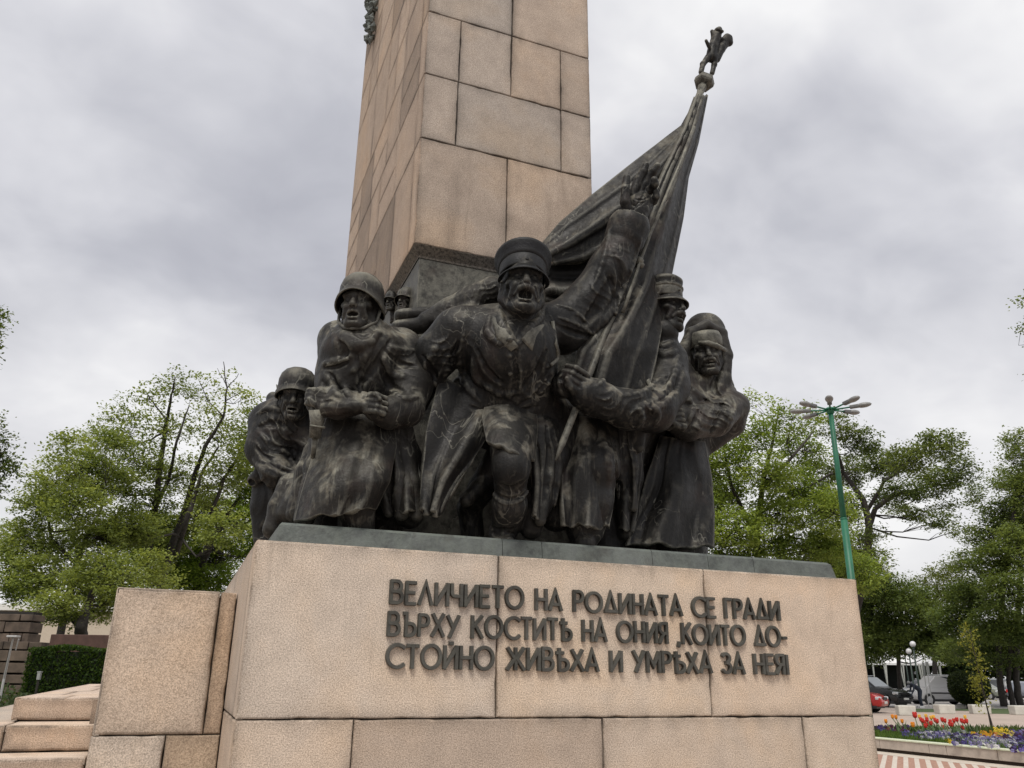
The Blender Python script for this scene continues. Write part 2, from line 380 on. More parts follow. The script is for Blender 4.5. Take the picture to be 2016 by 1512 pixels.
# ---- inscription: raised bronze letters built from strokes
def arc(cx_, cy_, rx, ry, a0, a1, n=14): return [(cx_+rx*math.cos(R_(a0+(a1-a0)*i/n)), cy_+ry*math.sin(R_(a0+(a1-a0)*i/n))) for i in range(n+1)]
GL = {  # glyph -> (width, strokes) on a unit cap height
 'В': (.52, [[(0, 0), (0, 1)], [(0, 1), (.26, 1)]+arc(.26, .76, .20, .24, 90, -90, 8)+[(0, .52)], [(0, .52), (.28, .52)]+arc(.28, .26, .24, .26, 90, -90, 8)+[(0, 0)]]),
 'Е': (.42, [[(0, 0), (0, 1)], [(0, 1), (.42, 1)], [(0, .52), (.36, .52)], [(0, 0), (.42, 0)]]),
 'Л': (.60, [[(0, 0), (.30, 1), (.60, 0)]]),
 'И': (.56, [[(0, 1), (0, 0)], [(0, .02), (.56, .98)], [(.56, 1), (.56, 0)]]),
 'Й': (.56, [[(0, 1), (0, 0)], [(0, .02), (.56, .98)], [(.56, 1), (.56, 0)], [(.22, 1.14), (.34, 1.14)]]),
 'Ч': (.48, [[(0, 1), (0, .62)]+arc(.16, .62, .16, .18, 180, 270, 5)+[(.48, .44)], [(.48, 1), (.48, 0)]]),
 'Т': (.50, [[(0, 1), (.50, 1)], [(.25, 1), (.25, 0)]]),
 'О': (.86, [arc(.43, .5, .43, .5, 0, 360, 26)]),
 'Н': (.52, [[(0, 0), (0, 1)], [(.52, 0), (.52, 1)], [(0, .5), (.52, .5)]]),
 'А': (.62, [[(0, 0), (.31, 1), (.62, 0)], [(.10, .28), (.52, .28)]]),
 'Р': (.46, [[(0, 0), (0, 1)], [(0, 1), (.24, 1)]+arc(.24, .74, .22, .26, 90, -90, 8)+[(0, .48)]]),
 'Д': (.66, [[(.04, .04), (.33, 1), (.62, .04)], [(0, .06), (.66, .06)]]),
 'С': (.70, [arc(.46, .5, .46, .5, 48, 312, 20)]),
 'Г': (.36, [[(0, 0), (0, 1)], [(0, 1), (.36, 1)]]),
 'Ъ': (.60, [[(0, 1), (.16, 1)], [(.14, 1), (.14, 0)], [(.14, .54), (.36, .54)]+arc(.36, .27, .24, .27, 90, -90, 8)+[(.14, 0)]]),
 'Ѣ': (.60, [[(0, .84), (.34, .84)], [(.14, 1.04), (.14, 0)], [(.14, .52), (.36, .52)]+arc(.36, .26, .24, .26, 90, -90, 8)+[(.14, 0)]]),
 'Х': (.58, [[(0, 0), (.56, 1)], [(.02, 1), (.58, 0)]]),
 'У': (.58, [[(0, 1), (.31, .42)], [(.58, 1), (.12, 0)]]),
 'К': (.52, [[(0, 0), (0, 1)], [(.50, 1), (.03, .48)], [(.14, .58), (.52, 0)]]),
 'Я': (.48, [[(.48, 0), (.48, 1)], [(.48, 1), (.24, 1)]+arc(.24, .74, .22, .26, 90, 270, 8)+[(.48, .48)], [(.26, .48), (0, 0)]]),
 'Ж': (.84, [[(.42, 0), (.42, 1)], [(.02, 1), (.36, .5), (0, 0)], [(.82, 1), (.48, .5), (.84, 0)]]),
 'З': (.48, [arc(.22, .76, .22, .24, 150, -90, 10), arc(.22, .26, .26, .26, 90, -150, 10)]),
 'М': (.66, [[(0, 0), (0, 1)], [(0, 1), (.33, .30), (.66, 1)], [(.66, 1), (.66, 0)]]),
 ',': (.08, [[(.06, .06), (.0, -.14)]]), '-': (.26, [[(0, .48), (.26, .48)]]), '!': (.06, [[(.03, .0), (.03, .98)]]),
}
def letter_line(text, pa, pb, parent, hpx):
    """text set between two pixels of its baseline on the pedestal face"""
    A = atY(*pa, 0); B = atY(*pb, 0); hgt = atY(pa[0], pa[1]-hpx, 0)[2]-A[2]
    gap, sp = .215, .52
    wd = sum((GL[c][0]+gap) if c != ' ' else sp for c in text)-gap
    kx = (B[0]-A[0])/(wd*hgt); th = .175; mb = MB(); x = 0.
    rg = np.random.default_rng(len(text))
    for c in text:
        if c == ' ': x += sp; continue
        w_, st = GL[c]; dz = rg.normal(0, .008)
        tall = rg.normal(1, .015)
        for q, s in enumerate(st):
            pl = np.array([a for i, a in enumerate(s) if i == 0 or math.hypot(a[0]-s[i-1][0], a[1]-s[i-1][1]) > 1e-6], float); closed = len(s) > 12 and np.hypot(*(pl[0]-pl[-1])) < .01
            n = len(pl); Lp, Rp = [], []
            for i in range(n):
                if closed: d0, d1 = pl[i]-pl[(i-1) % (n-1)], pl[(i+1) % (n-1)]-pl[i]
                else: d0, d1 = pl[i]-pl[max(i-1, 0)], pl[min(i+1, n-1)]-pl[i]
                if i == 0 and not closed: d0 = d1
                if i == n-1 and not closed: d1 = d0
                t0, t1 = d0/np.hypot(*d0), d1/np.hypot(*d1)
                m = np.array([-t0[1]-t1[1], t0[0]+t1[0]]); m = m/np.hypot(*m)
                k = th/2/max(.5, abs(m@np.array([-t0[1], t0[0]])))
                e = pl[i]
                if not closed and n > 1:
                    if i == 0: e = e-t0*th*.25
                    if i == n-1: e = e+t1*th*.25
                Lp.append(e+m*k); Rp.append(e-m*k)
            f = .020+.0012*q
            def P3(p, y): return (A[0]+(x+p[0])*hgt*kx, y, A[2]+(B[2]-A[2])*((x+p[0])/wd)+(p[1]*tall+dz)*hgt)
            V = []; F = []
            for i in range(n):
                c_ = (Lp[i]+Rp[i])/2
                Li, Ri = c_+(Lp[i]-c_)*.80, c_+(Rp[i]-c_)*.80
                V += [P3(Lp[i], .004), P3(Lp[i], -f*.75), P3(Li, -f), P3(Ri, -f), P3(Rp[i], -f*.75), P3(Rp[i], .004)]
            for i in range(n-1):
                for j in range(5): F.append((i*6+j, i*6+j+1, i*6+j+7, i*6+j+6))
            if not closed: F += [tuple(range(5, -1, -1)), tuple((n-1)*6+j for j in range(6))]
            mb.add(V, F)
        x += w_+gap
    return mb.build('text_line', LETTER, parent)
insc = MB()
l1 = letter_line('ВЕЛИЧИЕТО НА РОДИНАТА СЕ ГРАДИ', (768, 1187), (1531, 1221), ped, 42)
l2 = letter_line('ВЪРХУ КОСТИТѢ НА ОНИЯ ,КОИТО ДО-', (763, 1250), (1546, 1273), ped, 43)
l3 = letter_line('СТОЙНО ЖИВѢХА И УМРѢХА ЗА НЕЯ!', (760, 1314), (1549, 1327), ped, 44)

# ---- bronze plinth the figures stand on
pb = empty('bronze_plinth', (PW/2, 1.0, PT), 'greenish bronze slab with riveted joints lying on the granite pedestal', 'plinth')
mb = MB(); zt = PT+.094
xs = [.085, .95, 1.09, 1.63, 2.18, 2.72, 3.215]
xs = [.085, float(atY(990, 1075, .06)[0]), float(atY(1068, 1080, .06)[0]), float(atY(1285, 1095, .06)[0]), float(atY(1395, 1104, .06)[0]), float(atY(1485, 1112, .06)[0]), 3.215]
for i in range(6):
    V = []
    x0, x1 = xs[i]+.0015, xs[i+1]-.0015
    tp = .012
    for z, ins in ((PT, 0.), (zt-.012, tp*.8), (zt, tp+.008)):
        xa = x0+(ins if i == 0 else 0); xb = x1-(ins*2.2 if i == 5 else 0)
        V += [(xa, .06+ins, z), (xb, .06+ins, z), (xb, 2.4, z), (xa, 2.4, z)]
    F = [(a+k, a+(k+1) % 4, a+4+(k+1) % 4, a+4+k) for a in (0, 4) for k in range(4)]+[(8, 9, 10, 11), (3, 2, 1, 0)]
    mb.add(V, F)
mb.build('slab', BRZ_GREEN, pb)
for i in (1, 2, 3, 4):
    for dz in (.022, .066): m2 = MB(); m2.lathe([(.006, -.004), (.006, .002), (.003, .0045)], 8, Matrix.Translation((xs[i]+.018, .066+(.002 if dz < .05 else .006), PT+dz)) @ Matrix.Rotation(R_(90), 4, 'X')); m2.build('rivet', BRZ_GREEN, pb)

# ---- obelisk
OX, OY, OW, OD = .7755, .689, 1.2495, 2.836
zz_ = lambda px, py: float(atY(px, py, OY)[2])
ox = lambda px, py: float(atY(px, py, OY)[0])
zs = [4.112, 4.896, zz_(836, 143), 5.945, 6.85, 7.75, 8.7, 9.7, 10.8, 12.0]
ob = empty('stone_obelisk', (OX+OW/2, OY+OD/2, PT), 'tall granite obelisk of large blocks rising behind the bronze soldiers', 'obelisk')
vj = [[ox(998, 390)], [ox(900, 220), ox(1105, 275)], [ox(906, 100), ox(1007, 130), ox(1104, 155)], [ox(1009, 30)], [OX+.35, OX+.86], [OX+.6], [OX+.3, OX+.8], [OX+.6], [OX+.4]]
fs = []
for i in range(9):
    us = [OX]+vj[i]+[OX+OW]
    for k in range(len(us)-1): fs.append(front(us[k], us[k+1], zs[i], zs[i+1], OY, gap=.005, bev=.006))
    # left face: quoin strip, then staggered stones, some courses halved
    rg = np.random.default_rng(40+i); y = OY; ys = [OY, OY+.16]
    while ys[-1] < OY+OD-.5: ys.append(ys[-1]+rg.uniform(.32, .62))
    ys = ys[:-1]+[OY+OD]
    for k in range(len(ys)-1):
        zm = (zs[i]+zs[i+1])/2
        sh = rg.uniform(.86, 1.06)*(.68 if rg.random() < .14 else 1); kw = dict(gap=.006, bev=.004, jit=.0012, tint=(sh*.99, sh*.90, sh*.825))
        if k and rg.random() < .62:
            fs.append(left(ys[k], ys[k+1], zs[i], zm, OX, **kw)); fs.append(left(ys[k], ys[k+1], zm, zs[i+1], OX, **kw))
        else: fs.append(left(ys[k], ys[k+1], zs[i], zs[i+1], OX, **kw))
    for k in range(4): fs.append(right(OY+k*OD/4, OY+(k+1)*OD/4, zs[i], zs[i+1], OX+OW))
    for k in range(2): fs.append(back(OX+k*OW/2, OX+(k+1)*OW/2, zs[i], zs[i+1], OY+OD))
stone_obj('block_courses', fs, [G_OBE, MORTAR], ob, [((OX+.022, OY+.022, zs[0]+.02), (OX+OW-.022, OY+OD-.022, 12.0))])
# weathered sloping trim under the granite
mb = MB()
i0, i1 = .0, .055
q = lambda ins, z: [(OX+ins, OY+ins, z), (OX+OW-ins, OY+ins, z), (OX+OW-ins, OY+OD-ins, z), (OX+ins, OY+OD-ins, z)]
V = q(.004, zs[0]+.02)+q(.004, zs[0])+q(.045, zs[0]-.055)+q(.045, zs[0]-.07)
mb.add(V, [(a+k, a+(k+1) % 4, a+4+(k+1) % 4, a+4+k) for a in (0, 4, 8) for k in range(4)])
TRIM = granite('sooty_granite_trim', (.11, .10, .088), (.03, .028, .025), 60)
tr = mb.build('base_trim', TRIM, ob)
c = tr.data.color_attributes.new('tint', 'FLOAT_COLOR', 'POINT'); c.data.foreach_set('color', np.ones(len(tr.data.vertices)*4, np.float32))
# bronze sheathing of the shaft's foot
mb = MB(); mb.box((OX+OW/2, OY+OD/2, (PT+4.045)/2+.04), (OW-.10, OD-.10, 4.045-PT-.08), bev=.006)
pnl = mb.build('bronze_cladding', BRZ, ob)
# wreath high on the left face
mb = MB(); rg = np.random.default_rng(3)
for k in range(90):
    P = atX(738+rg.normal(0, 4), 30+rg.uniform(-90, 60), OX)
    P = P+np.array([-.03-rg.uniform(0, .03), rg.normal(0, .05), 0])
    d = np.array([rg.normal(0, .3), rg.normal(0, 1), rg.normal(.4, 1)]); d = d/np.linalg.norm(d)*.09
    mb.tube([P, P+d*.5+np.array([-.012, 0, 0]), P+d], [.006, .028, .004], 6)
mb.build('bronze_wreath', BRZ_GREEN, ob)

# ---- side block and the steps left of the pedestal
sb = empty('granite_side_block', (-.3, 1.2, 0), 'squat granite block abutting the left flank of the inscribed pedestal', 'stone block')
YB = .85
L = lambda px, py: float(atY(px, py, YB)[0])
xl, xr, xm = L(206, 1300), -.003, L(418, 1300)
z1 = float(atY(330, 1160, YB)[2]); z0 = float(atY(290, 1448, YB)[2])
fs = [front(xl, xm, z0, z1, YB, bev=.012), front(xm, xr, z0, z1, YB+.012, tint=(.82, .72, .62)),
      front(xl-.004, L(322, 1480), .70, z0, YB), front(L(322, 1480), xr, .70, z0, YB, tint=(.86, .78, .68)), front(xl-.004, xr, 0, .70, YB),
      left(YB, 5.6, z0, z1, xl), left(YB, 5.6, .7, z0, xl-.004), left(YB, 5.6, 0, .7, xl-.004),
      topf(xl, xm, YB, 5.6, z1), topf(xm, xr, YB+.012, 5.6, z1-.002), back(xl, xr, 0, z1, 5.6)]
stone_obj('block_courses', fs, [G_PED, MORTAR], sb, [((xl+.025, YB+.03, 0), (xr-.025, 5.57, z1-.02))])

st = empty('granite_steps', (-1, 2, 0), 'stepped granite platform with paved top at the left of the monument', 'steps')
xo = -.90
def step(x0, y0, zt_, h, tintv, parent):
    return [front(x0, -.02, zt_-h, zt_, y0, tint=tintv, bev=.012), left(y0, 4.6, zt_-h, zt_, x0, tint=tintv, bev=.012)]
XE = xl-.012
def step(x0, y0, zt_, h, tintv):
    return [front(x0, XE, zt_-h, zt_, y0, tint=tintv, bev=.012), left(y0, 4.6, zt_-h, zt_, x0, tint=tintv, bev=.012), right(y0, YB+.02, zt_-h, zt_, XE, tint=tintv)]
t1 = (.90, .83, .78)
Y1_, Y2_, Y3_ = 1.5, 1.2, .9
z1_, z2_, z3_ = 1.443, 1.325, 1.2
X1_ = float(atY(30, 1368, Y1_)[0])
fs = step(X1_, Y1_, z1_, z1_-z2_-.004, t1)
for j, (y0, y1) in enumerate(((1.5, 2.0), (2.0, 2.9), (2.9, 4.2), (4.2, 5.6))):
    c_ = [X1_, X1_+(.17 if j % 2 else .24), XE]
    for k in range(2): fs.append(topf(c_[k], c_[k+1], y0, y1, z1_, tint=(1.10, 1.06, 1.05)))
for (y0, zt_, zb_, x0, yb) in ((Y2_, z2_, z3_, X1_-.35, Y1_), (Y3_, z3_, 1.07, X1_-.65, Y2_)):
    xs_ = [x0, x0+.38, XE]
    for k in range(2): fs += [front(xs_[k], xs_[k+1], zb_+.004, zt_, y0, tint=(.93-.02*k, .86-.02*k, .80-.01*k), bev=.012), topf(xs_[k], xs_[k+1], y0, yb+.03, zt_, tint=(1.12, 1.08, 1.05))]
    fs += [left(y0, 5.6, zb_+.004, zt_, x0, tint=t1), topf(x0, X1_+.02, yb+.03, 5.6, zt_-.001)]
for k in range(7):
    zt_ = 1.07-.153*k; x0 = X1_-.95-.3*k; y0 = .6-.3*k
    fs += [front(x0, XE, zt_-.15, zt_, y0, tint=t1), topf(x0, XE, y0, y0+.33, zt_), left(y0, 5.6, zt_-.15, zt_, x0, tint=t1), topf(x0, x0+.33, y0+.33, 5.6, zt_), right(y0, YB, zt_-.15, zt_, XE, tint=t1)]
stone_obj('step_stones', fs, [G_PED, MORTAR], st, [((X1_+.03, 1.54, 0), (XE-.02, 5.5, 1.42))])
# ------------------------------------------------------------------ ground and paving
def gp(px, D, z=0.):
    P = atD(px, 1324+.0153*(px-1008), D); return np.array([P[0], P[1], z])
def sheet(name, poly, z, m):
    o = mesh(name, [(x, y, z) for x, y in poly], [tuple(range(len(poly)))], m); return tag(o, kind='structure')
ASPH = plain('pale_paving', (.30, .25, .215), .9, var=.16, vs=.7)
sheet('ground', [(-900, -60), (900, -60), (900, 1500), (-900, 1500)], -.004, ASPH)
GRASS = plain('grass_soil', (.055, .085, .022), .95, var=.45, vs=1.3, bmp=.4)
EARTH = plain('bed_soil', (.075, .055, .035), .95, var=.4, vs=6)
PATH = plain('beige_path', (.40, .325, .275), .9, var=.10, vs=.5)
ROAD = plain('car_park_asphalt', (.33, .31, .30), .9, var=.1, vs=.4)
sheet('lawn', [(-60, 9), (-.95, 9), (-.95, 70), (-60, 70)], .0, GRASS)
sheet('woodland_floor', [(48, 61), (140, 61), (140, 170), (20, 170), (20, 75)], .0, GRASS)
# red and white striped block paving beside the kerb
m, t, p = mat('striped_paving'); sp_ = N(t, 'ShaderNodeSeparateXYZ'); t.links.new(pos(t), sp_.inputs[0])
wob = mth(t, 'MULTIPLY', noise(t, pos(t), 3.), .03)
fr = mth(t, 'FRACT', mth(t, 'ADD', mth(t, 'DIVIDE', mth(t, 'SUBTRACT', mth(t, 'MULTIPLY', sp_.outputs[0], .697), mth(t, 'MULTIPLY', sp_.outputs[1], .717)), .205), wob))
c1 = ramp(t, noise(t, pos(t), 11., 4), [(.3, (.27, .145, .10)), (.7, (.40, .235, .175))])
c2 = ramp(t, noise(t, pos(t), 8., 4), [(.3, (.46, .40, .34)), (.7, (.58, .52, .45))])
cc = mix(t, ramp(t, fr, [(.0, (1, 1, 1)), (.42, (1, 1, 1)), (.44, (0, 0, 0)), (.985, (0, 0, 0)), (1, (1, 1, 1))]), c1, c2)
jn = mth(t, 'FRACT', mth(t, 'DIVIDE', mth(t, 'ADD', mth(t, 'MULTIPLY', sp_.outputs[0], .717), mth(t, 'MULTIPLY', sp_.outputs[1], .697)), .24))
cc = mix(t, ramp(t, jn, [(0, (.35, .35, .35)), (.05, (0, 0, 0))]), cc, (.12, .09, .07))
t.links.new(cc, p.inputs['Base Color']); p.inputs['Roughness'].default_value = .9
STRIPE = m
ka, kb = np.array([14.62, 18.0]), np.array([15.55, 7.6])       # foot of the kerb (far, near)
kd = (kb-ka)/np.linalg.norm(kb-ka); kn = np.array([-kd[1], kd[0]])
if kn[0] < 0: kn = -kn
def kp(s, n): return ka+kd*s+kn*n                             # s along the kerb, n away from the monument
KL = 24.
sheet('striped_pavement', [tuple(kp(-4, -9.5)), tuple(kp(KL, -9.5)), tuple(kp(KL, -.62)), tuple(kp(-4, -.62))], .004, STRIPE)
sheet('pale_paving_strip', [tuple(kp(-4, -.62)), tuple(kp(KL, -.62)), tuple(kp(KL, -.0)), tuple(kp(-4, 0))], .006, plain('pale_strip', (.50, .44, .37), .9, var=.12, vs=4))
bed = [tuple(kp(-4, .27)), tuple(kp(KL, .27)), tuple(kp(KL, 4.6)), tuple(kp(-4, 4.6))]
sheet('flower_bed_soil', bed, .19, EARTH)
sheet('path', [tuple(kp(-40, 4.62)), tuple(kp(60, 4.62)), tuple(kp(60, 26)), tuple(kp(-40, 26))], .004, PATH)
sheet('car_park', [tuple(kp(-50, 26)), tuple(kp(60, 26)), tuple(kp(60, 62)), tuple(kp(-50, 62))], .0, ROAD)
def vsheet(name, pxs, D0, D1, z, m):
    sheet(name, [tuple(gp(pxs[0], D0)[:2]), tuple(gp(pxs[1], D0)[:2]), tuple(gp(pxs[1], D1)[:2]), tuple(gp(pxs[0], D1)[:2])], z, m)
vsheet('verge', (1768, 1852), 41.5, 46, .012, GRASS); vsheet('verge', (1852, 1935), 44, 46.5, .012, GRASS); vsheet('verge', (1936, 2200), 40.8, 48, .012, GRASS)
# kerb: long dressed stones over a recess, whose shade is painted as a dark strip
kr = empty('kerb_wall', (*kp(6, .13), 0), 'low grey stone kerb wall edging the flower bed', 'kerb')
KM = plain('kerb_stone', (.40, .34, .29), .85, var=.14, vs=7., bmp=.2); KT = plain('kerb_lime_edge', (.55, .58, .43), .8, var=.1, vs=9)
DK = plain('gap_shade', (.05, .035, .025), .95)
s = -4.
ang = math.atan2(kd[1], kd[0]); mb = MB(); i = 0
while s < KL:
    ln = [1.15, 1.3, .42][i % 3]; c = kp(s+ln/2, .14)
    mb.m = 0; mb.box((c[0], c[1], .165), (ln-.012, .24, .19), ang, .006)
    s += ln; i += 1
mb.build('kerb_stones', KM, kr)
mb = MB(); c = kp(KL/2-2, .135); mb.box((c[0], c[1], .277), (KL+4, .27, .030), ang, .006); mb.build('coping', KT, kr)
mb = MB(); mb.box((kp(KL/2-2, .19)[0], kp(KL/2-2, .19)[1], .035), (KL+4, .22, .07), ang); mb.build('shade_footing', DK, kr)

# ------------------------------------------------------------------ leaf and blade clouds
def rand_unit(n, rg):
    v = rg.normal(size=(n, 3)); return v/np.linalg.norm(v, axis=1)[:, None]
def leaf_quads(C, size, rg, up=.75, aspect=.62):
    """diamond leaves at C; returns verts, quads"""
    n = len(C); nrm = rand_unit(n, rg)*(1-up)+np.array([0, 0, 1.])*up*rg.choice([1, 1, 1, .4], n)[:, None]+rand_unit(n, rg)*.35
    nrm /= np.linalg.norm(nrm, axis=1)[:, None]
    a = np.cross(nrm, rand_unit(n, rg)); a /= np.linalg.norm(a, axis=1)[:, None]+1e-9
    b = np.cross(nrm, a); s = size*rg.uniform(.65, 1.3, n)[:, None]
    dr = np.array([0, 0, -1.])*s*.18
    V = np.stack([C-a*s*.5, C+b*s*.5*aspect-a*s*.04, C+a*s*.5+dr, C-b*s*.5*aspect-a*s*.04], 1).reshape(-1, 3)
    return V, np.arange(n*4).reshape(-1, 4)
def tree(name, label, D, trunks, clumps, seed, leaf=.13, cols=((.035, .062, .014), (.075, .115, .022)), cat='tree', group=None, spray=.42, dens=1., rx_depth=.8, twig=True, lmat=None, per=26):
    """trunks: lists of (px,py,radius_px); clumps: (px,py,rx,ry,density[,dD]) all in pixels at distance D"""
    rg = np.random.default_rng(seed); k = D/FPX
    base = trunks[0][0]; B = atD(base[0], base[1], D); root = empty(name, (B[0], B[1], 0), label, cat, group)
    mb = MB(); nodes = []
    for ti, tr_ in enumerate(trunks):
        pts = [atD(a, b, D+rg.normal(0, .012*D)*(1 if i else 0)) for i, (a, b, r) in enumerate(tr_)]
        if ti == 0 or tr_[0][1] > 1230:
            P0 = pts[0].copy(); P0[2] = -.05
            if pts[0][2] > .3: pts = [P0]+pts; tr_ = [(tr_[0][0], tr_[0][1], tr_[0][2]*1.25)]+list(tr_)
        # resample with wobble
        Q, Rr = [], []
        for i in range(len(pts)-1):
            for s_ in np.linspace(0, 1, 5)[:-1]:
                Q.append(pts[i]*(1-s_)+pts[i+1]*s_+rg.normal(0, .016*k*40, 3)*(0 if (i == 0 and s_ == 0) else 1)); Rr.append((tr_[i][2]*(1-s_)+tr_[i+1][2]*s_)*k)
        Q.append(pts[-1]); Rr.append(tr_[-1][2]*k)
        mb.tube(Q, Rr, 7); nodes += [(q_, r_) for q_, r_ in zip(Q, Rr)]
    NP = np.array([n[0] for n in nodes])
    AllC, AllK = [], []
    for cl in clumps:
        px, py, rx, ry, de = cl[:5]; dD = cl[5] if len(cl) > 5 else rg.normal(0, .04*D)
        C = atD(px, py, D+dD); ax = CR*rx*k; az = np.array([0, 0, 1.])*ry*k; ay = np.array([CF[0], CF[1], 0])*(rx+ry)/2*k*rx_depth
        # a limb from the nearest wood below
        d = np.linalg.norm(NP-C, axis=1)+np.maximum(0, NP[:, 2]-C[2])*2; j = int(np.argmin(d)); A = NP[j]; r0 = min(nodes[j][1]*.5, .055)
        mid = (A+C)/2+np.array([0, 0, -.10*np.linalg.norm(C-A)])+rg.normal(0, .05*np.linalg.norm(C-A), 3)
        limb = [A, A*.5+mid*.5+rg.normal(0, .03*np.linalg.norm(C-A), 3), mid, (mid+C)/2+rg.normal(0, .03*np.linalg.norm(C-A), 3), C]; mb.tube(limb, [r0, r0*.8, r0*.6, r0*.42, r0*.25], 5)
        ns = max(4, int(de*dens*rx*ry*k*k*26./(spray**2)))
        u = rand_unit(ns, rg)*(rg.uniform(.12, 1, ns)**.42)[:, None]
        S = C+u[:, :1]*ax+u[:, 1:2]*ay+u[:, 2:]*az
        ct = rg.uniform(0, 1)
        for q_ in range(ns):
            if twig and q_ % 3 == 0:
                A2 = np.array(limb[2 if q_ % 2 else 4]); m_ = (A2+S[q_])/2+rg.normal(0, .10, 3)
                mb.tube([A2, m_, S[q_]], [r0*.22+.008, r0*.12+.006, .005], 3, False)
            nl = int(per*1.35*rg.uniform(.6, 1.3)); v = rand_unit(nl, rg)*(rg.uniform(0, 1, nl)**.5)[:, None]
            tilt = rg.normal(0, .25, 2); sc = spray*1.12*rg.uniform(.7, 1.4)
            L_ = np.stack([v[:, 0]*sc, v[:, 1]*sc, v[:, 2]*sc*.36+v[:, 0]*sc*tilt[0]+v[:, 1]*sc*tilt[1]], 1)
            AllC.append(S[q_]+L_)
            cs = np.clip(.5*ct+.5*rg.uniform(0, 1)+rg.normal(0, .12, nl), 0, 1)[:, None]
            AllK.append(np.array(cols[0])*(1-cs)+np.array(cols[1])*cs)
    mb.build('trunk', BARK, root, True)
    Cc = np.concatenate(AllC); K = np.concatenate(AllK)*rg.uniform(.8, 1.2, (len(Cc), 1))
    V, Q = leaf_quads(Cc, leaf*.74, rg)
    quads('crown', V, Q, lmat or LEAF, root, {'col': K})
    return root
SP = ((.11, .155, .045), (.29, .345, .11)); SPD = ((.062, .098, .028), (.185, .235, .072)); SPY = ((.075, .115, .018), (.16, .19, .030))
# --- left group
tree('broadleaf_tree', 'tall many-stemmed tree with thin bare topmost twigs, left of the bronze soldiers', 34,
     [[(322, 1120, 9), (352, 1040, 7), (384, 935, 5), (404, 880, 4), (440, 820, 2.5), (447, 765, 1.5), (440, 712, .7)],
      [(290, 1100, 8), (306, 1000, 6), (318, 900, 5), (328, 830, 3.5), (336, 790, 2.5), (345, 742, 1)],
      [(306, 1000, 4.5), (332, 945, 3.5), (348, 870, 2.5), (372, 800, 1.2)], [(345, 1095, 6), (368, 1020, 5), (398, 930, 3), (430, 880, 2)],
      [(415, 1012, 4), (440, 945, 3.5), (472, 892, 2.5), (505, 870, 1.5)], [(440, 820, 1.6), (410, 790, 1), (392, 750, .6)], [(447, 765, 1), (470, 735, .5)], [(443, 790, 1), (480, 770, .5)], [(446, 760, .8), (428, 725, .4)],
      [(325, 850, 2.2), (290, 868, 1.8), (245, 880, 1)], [(330, 830, 2), (300, 790, 1.4), (285, 770, .7)]],
     [(340, 755, 42, 30, .28), (290, 785, 45, 32, .30), (385, 765, 45, 34, .22), (470, 790, 45, 30, .22), (245, 830, 55, 36, .40), (330, 850, 60, 40, .38), (420, 850, 60, 45, .32), (500, 830, 40, 40, .35),
      (190, 880, 55, 40, .50), (270, 910, 60, 40, .55), (360, 930, 55, 40, .5), (450, 920, 55, 45, .6), (220, 960, 60, 40, .6), (300, 990, 60, 40, .6), (400, 1000, 50, 40, .6), (470, 860, 40, 30, .3), (415, 800, 30, 25, .2), (445, 745, 28, 28, .12), (350, 1040, 60, 40, .6), (250, 1040, 60, 40, .7), (440, 1040, 50, 40, .6), (310, 1080, 60, 40, .8), (410, 960, 55, 40, .5), (310, 935, 50, 36, .45)], 11, .17, SP, spray=.50)
tree('broadleaf_tree', 'dense rounded tree at the far left with a long bare low limb', 31,
     [[(130, 1190, 7), (150, 1110, 6), (175, 1050, 4), (200, 1000, 2)], [(222, 1056, 4), (165, 1040, 3), (120, 1046, 2), (82, 1046, 1)], [(150, 1110, 4), (100, 1060, 3), (90, 990, 2)]],
     [(110, 950, 60, 50, .7), (75, 1000, 50, 45, .7), (150, 990, 60, 50, .8), (50, 1070, 50, 45, .8), (120, 1070, 60, 45, .7), (190, 1060, 55, 45, .8), (20, 1120, 40, 40, .8), (80, 1130, 50, 40, 1), (160, 910, 45, 35, .5), (45, 1160, 50, 30, 1.), (200, 940, 55, 45, .7), (250, 1040, 60, 45, .9), (130, 880, 40, 30, .4), (230, 860, 50, 35, .4), (15, 1060, 35, 40, .6), (190, 1130, 60, 40, 1.)], 12, .16, SP)
tree('broadleaf_tree', 'low spreading lime-green tree on a thick dark trunk behind the clipped hedge', 24,
     [[(158, 1262, 13), (160, 1232, 11), (172, 1190, 8), (190, 1150, 5), (210, 1110, 3)], [(160, 1235, 8), (130, 1200, 6), (105, 1170, 3)]],
     [(110, 1190, 45, 32, 1.), (150, 1150, 50, 35, 1.), (200, 1120, 55, 38, 1.), (75, 1210, 28, 24, 1.), (135, 1215, 40, 18, 1.1), (185, 1205, 35, 24, 1.1), (240, 1150, 50, 40, 1.), (290, 1110, 50, 40, 1.), (215, 1180, 30, 40, 1.), (300, 1150, 60, 30, 1)], 13, .13, ((.11, .15, .04), (.26, .305, .09)))
tree('broadleaf_tree', 'bright green leafy tree half hidden by the stooping soldier at the left', 37,
     [[(395, 1120, 7), (430, 1040, 5), (470, 980, 3)]],
     [(370, 1090, 60, 45, .9), (440, 1080, 60, 50, 1.), (420, 1010, 50, 40, .7), (480, 1020, 45, 45, .9), (490, 950, 40, 45, .7), (400, 1140, 80, 30, 1.1), (520, 1080, 40, 50, 1.), (500, 880, 40, 40, .5), (540, 960, 40, 60, .8), (330, 1050, 60, 45, .8), (280, 1070, 60, 45, .9), (350, 1130, 60, 40, 1)], 14, .17, ((.09, .15, .024), (.23, .32, .055)))
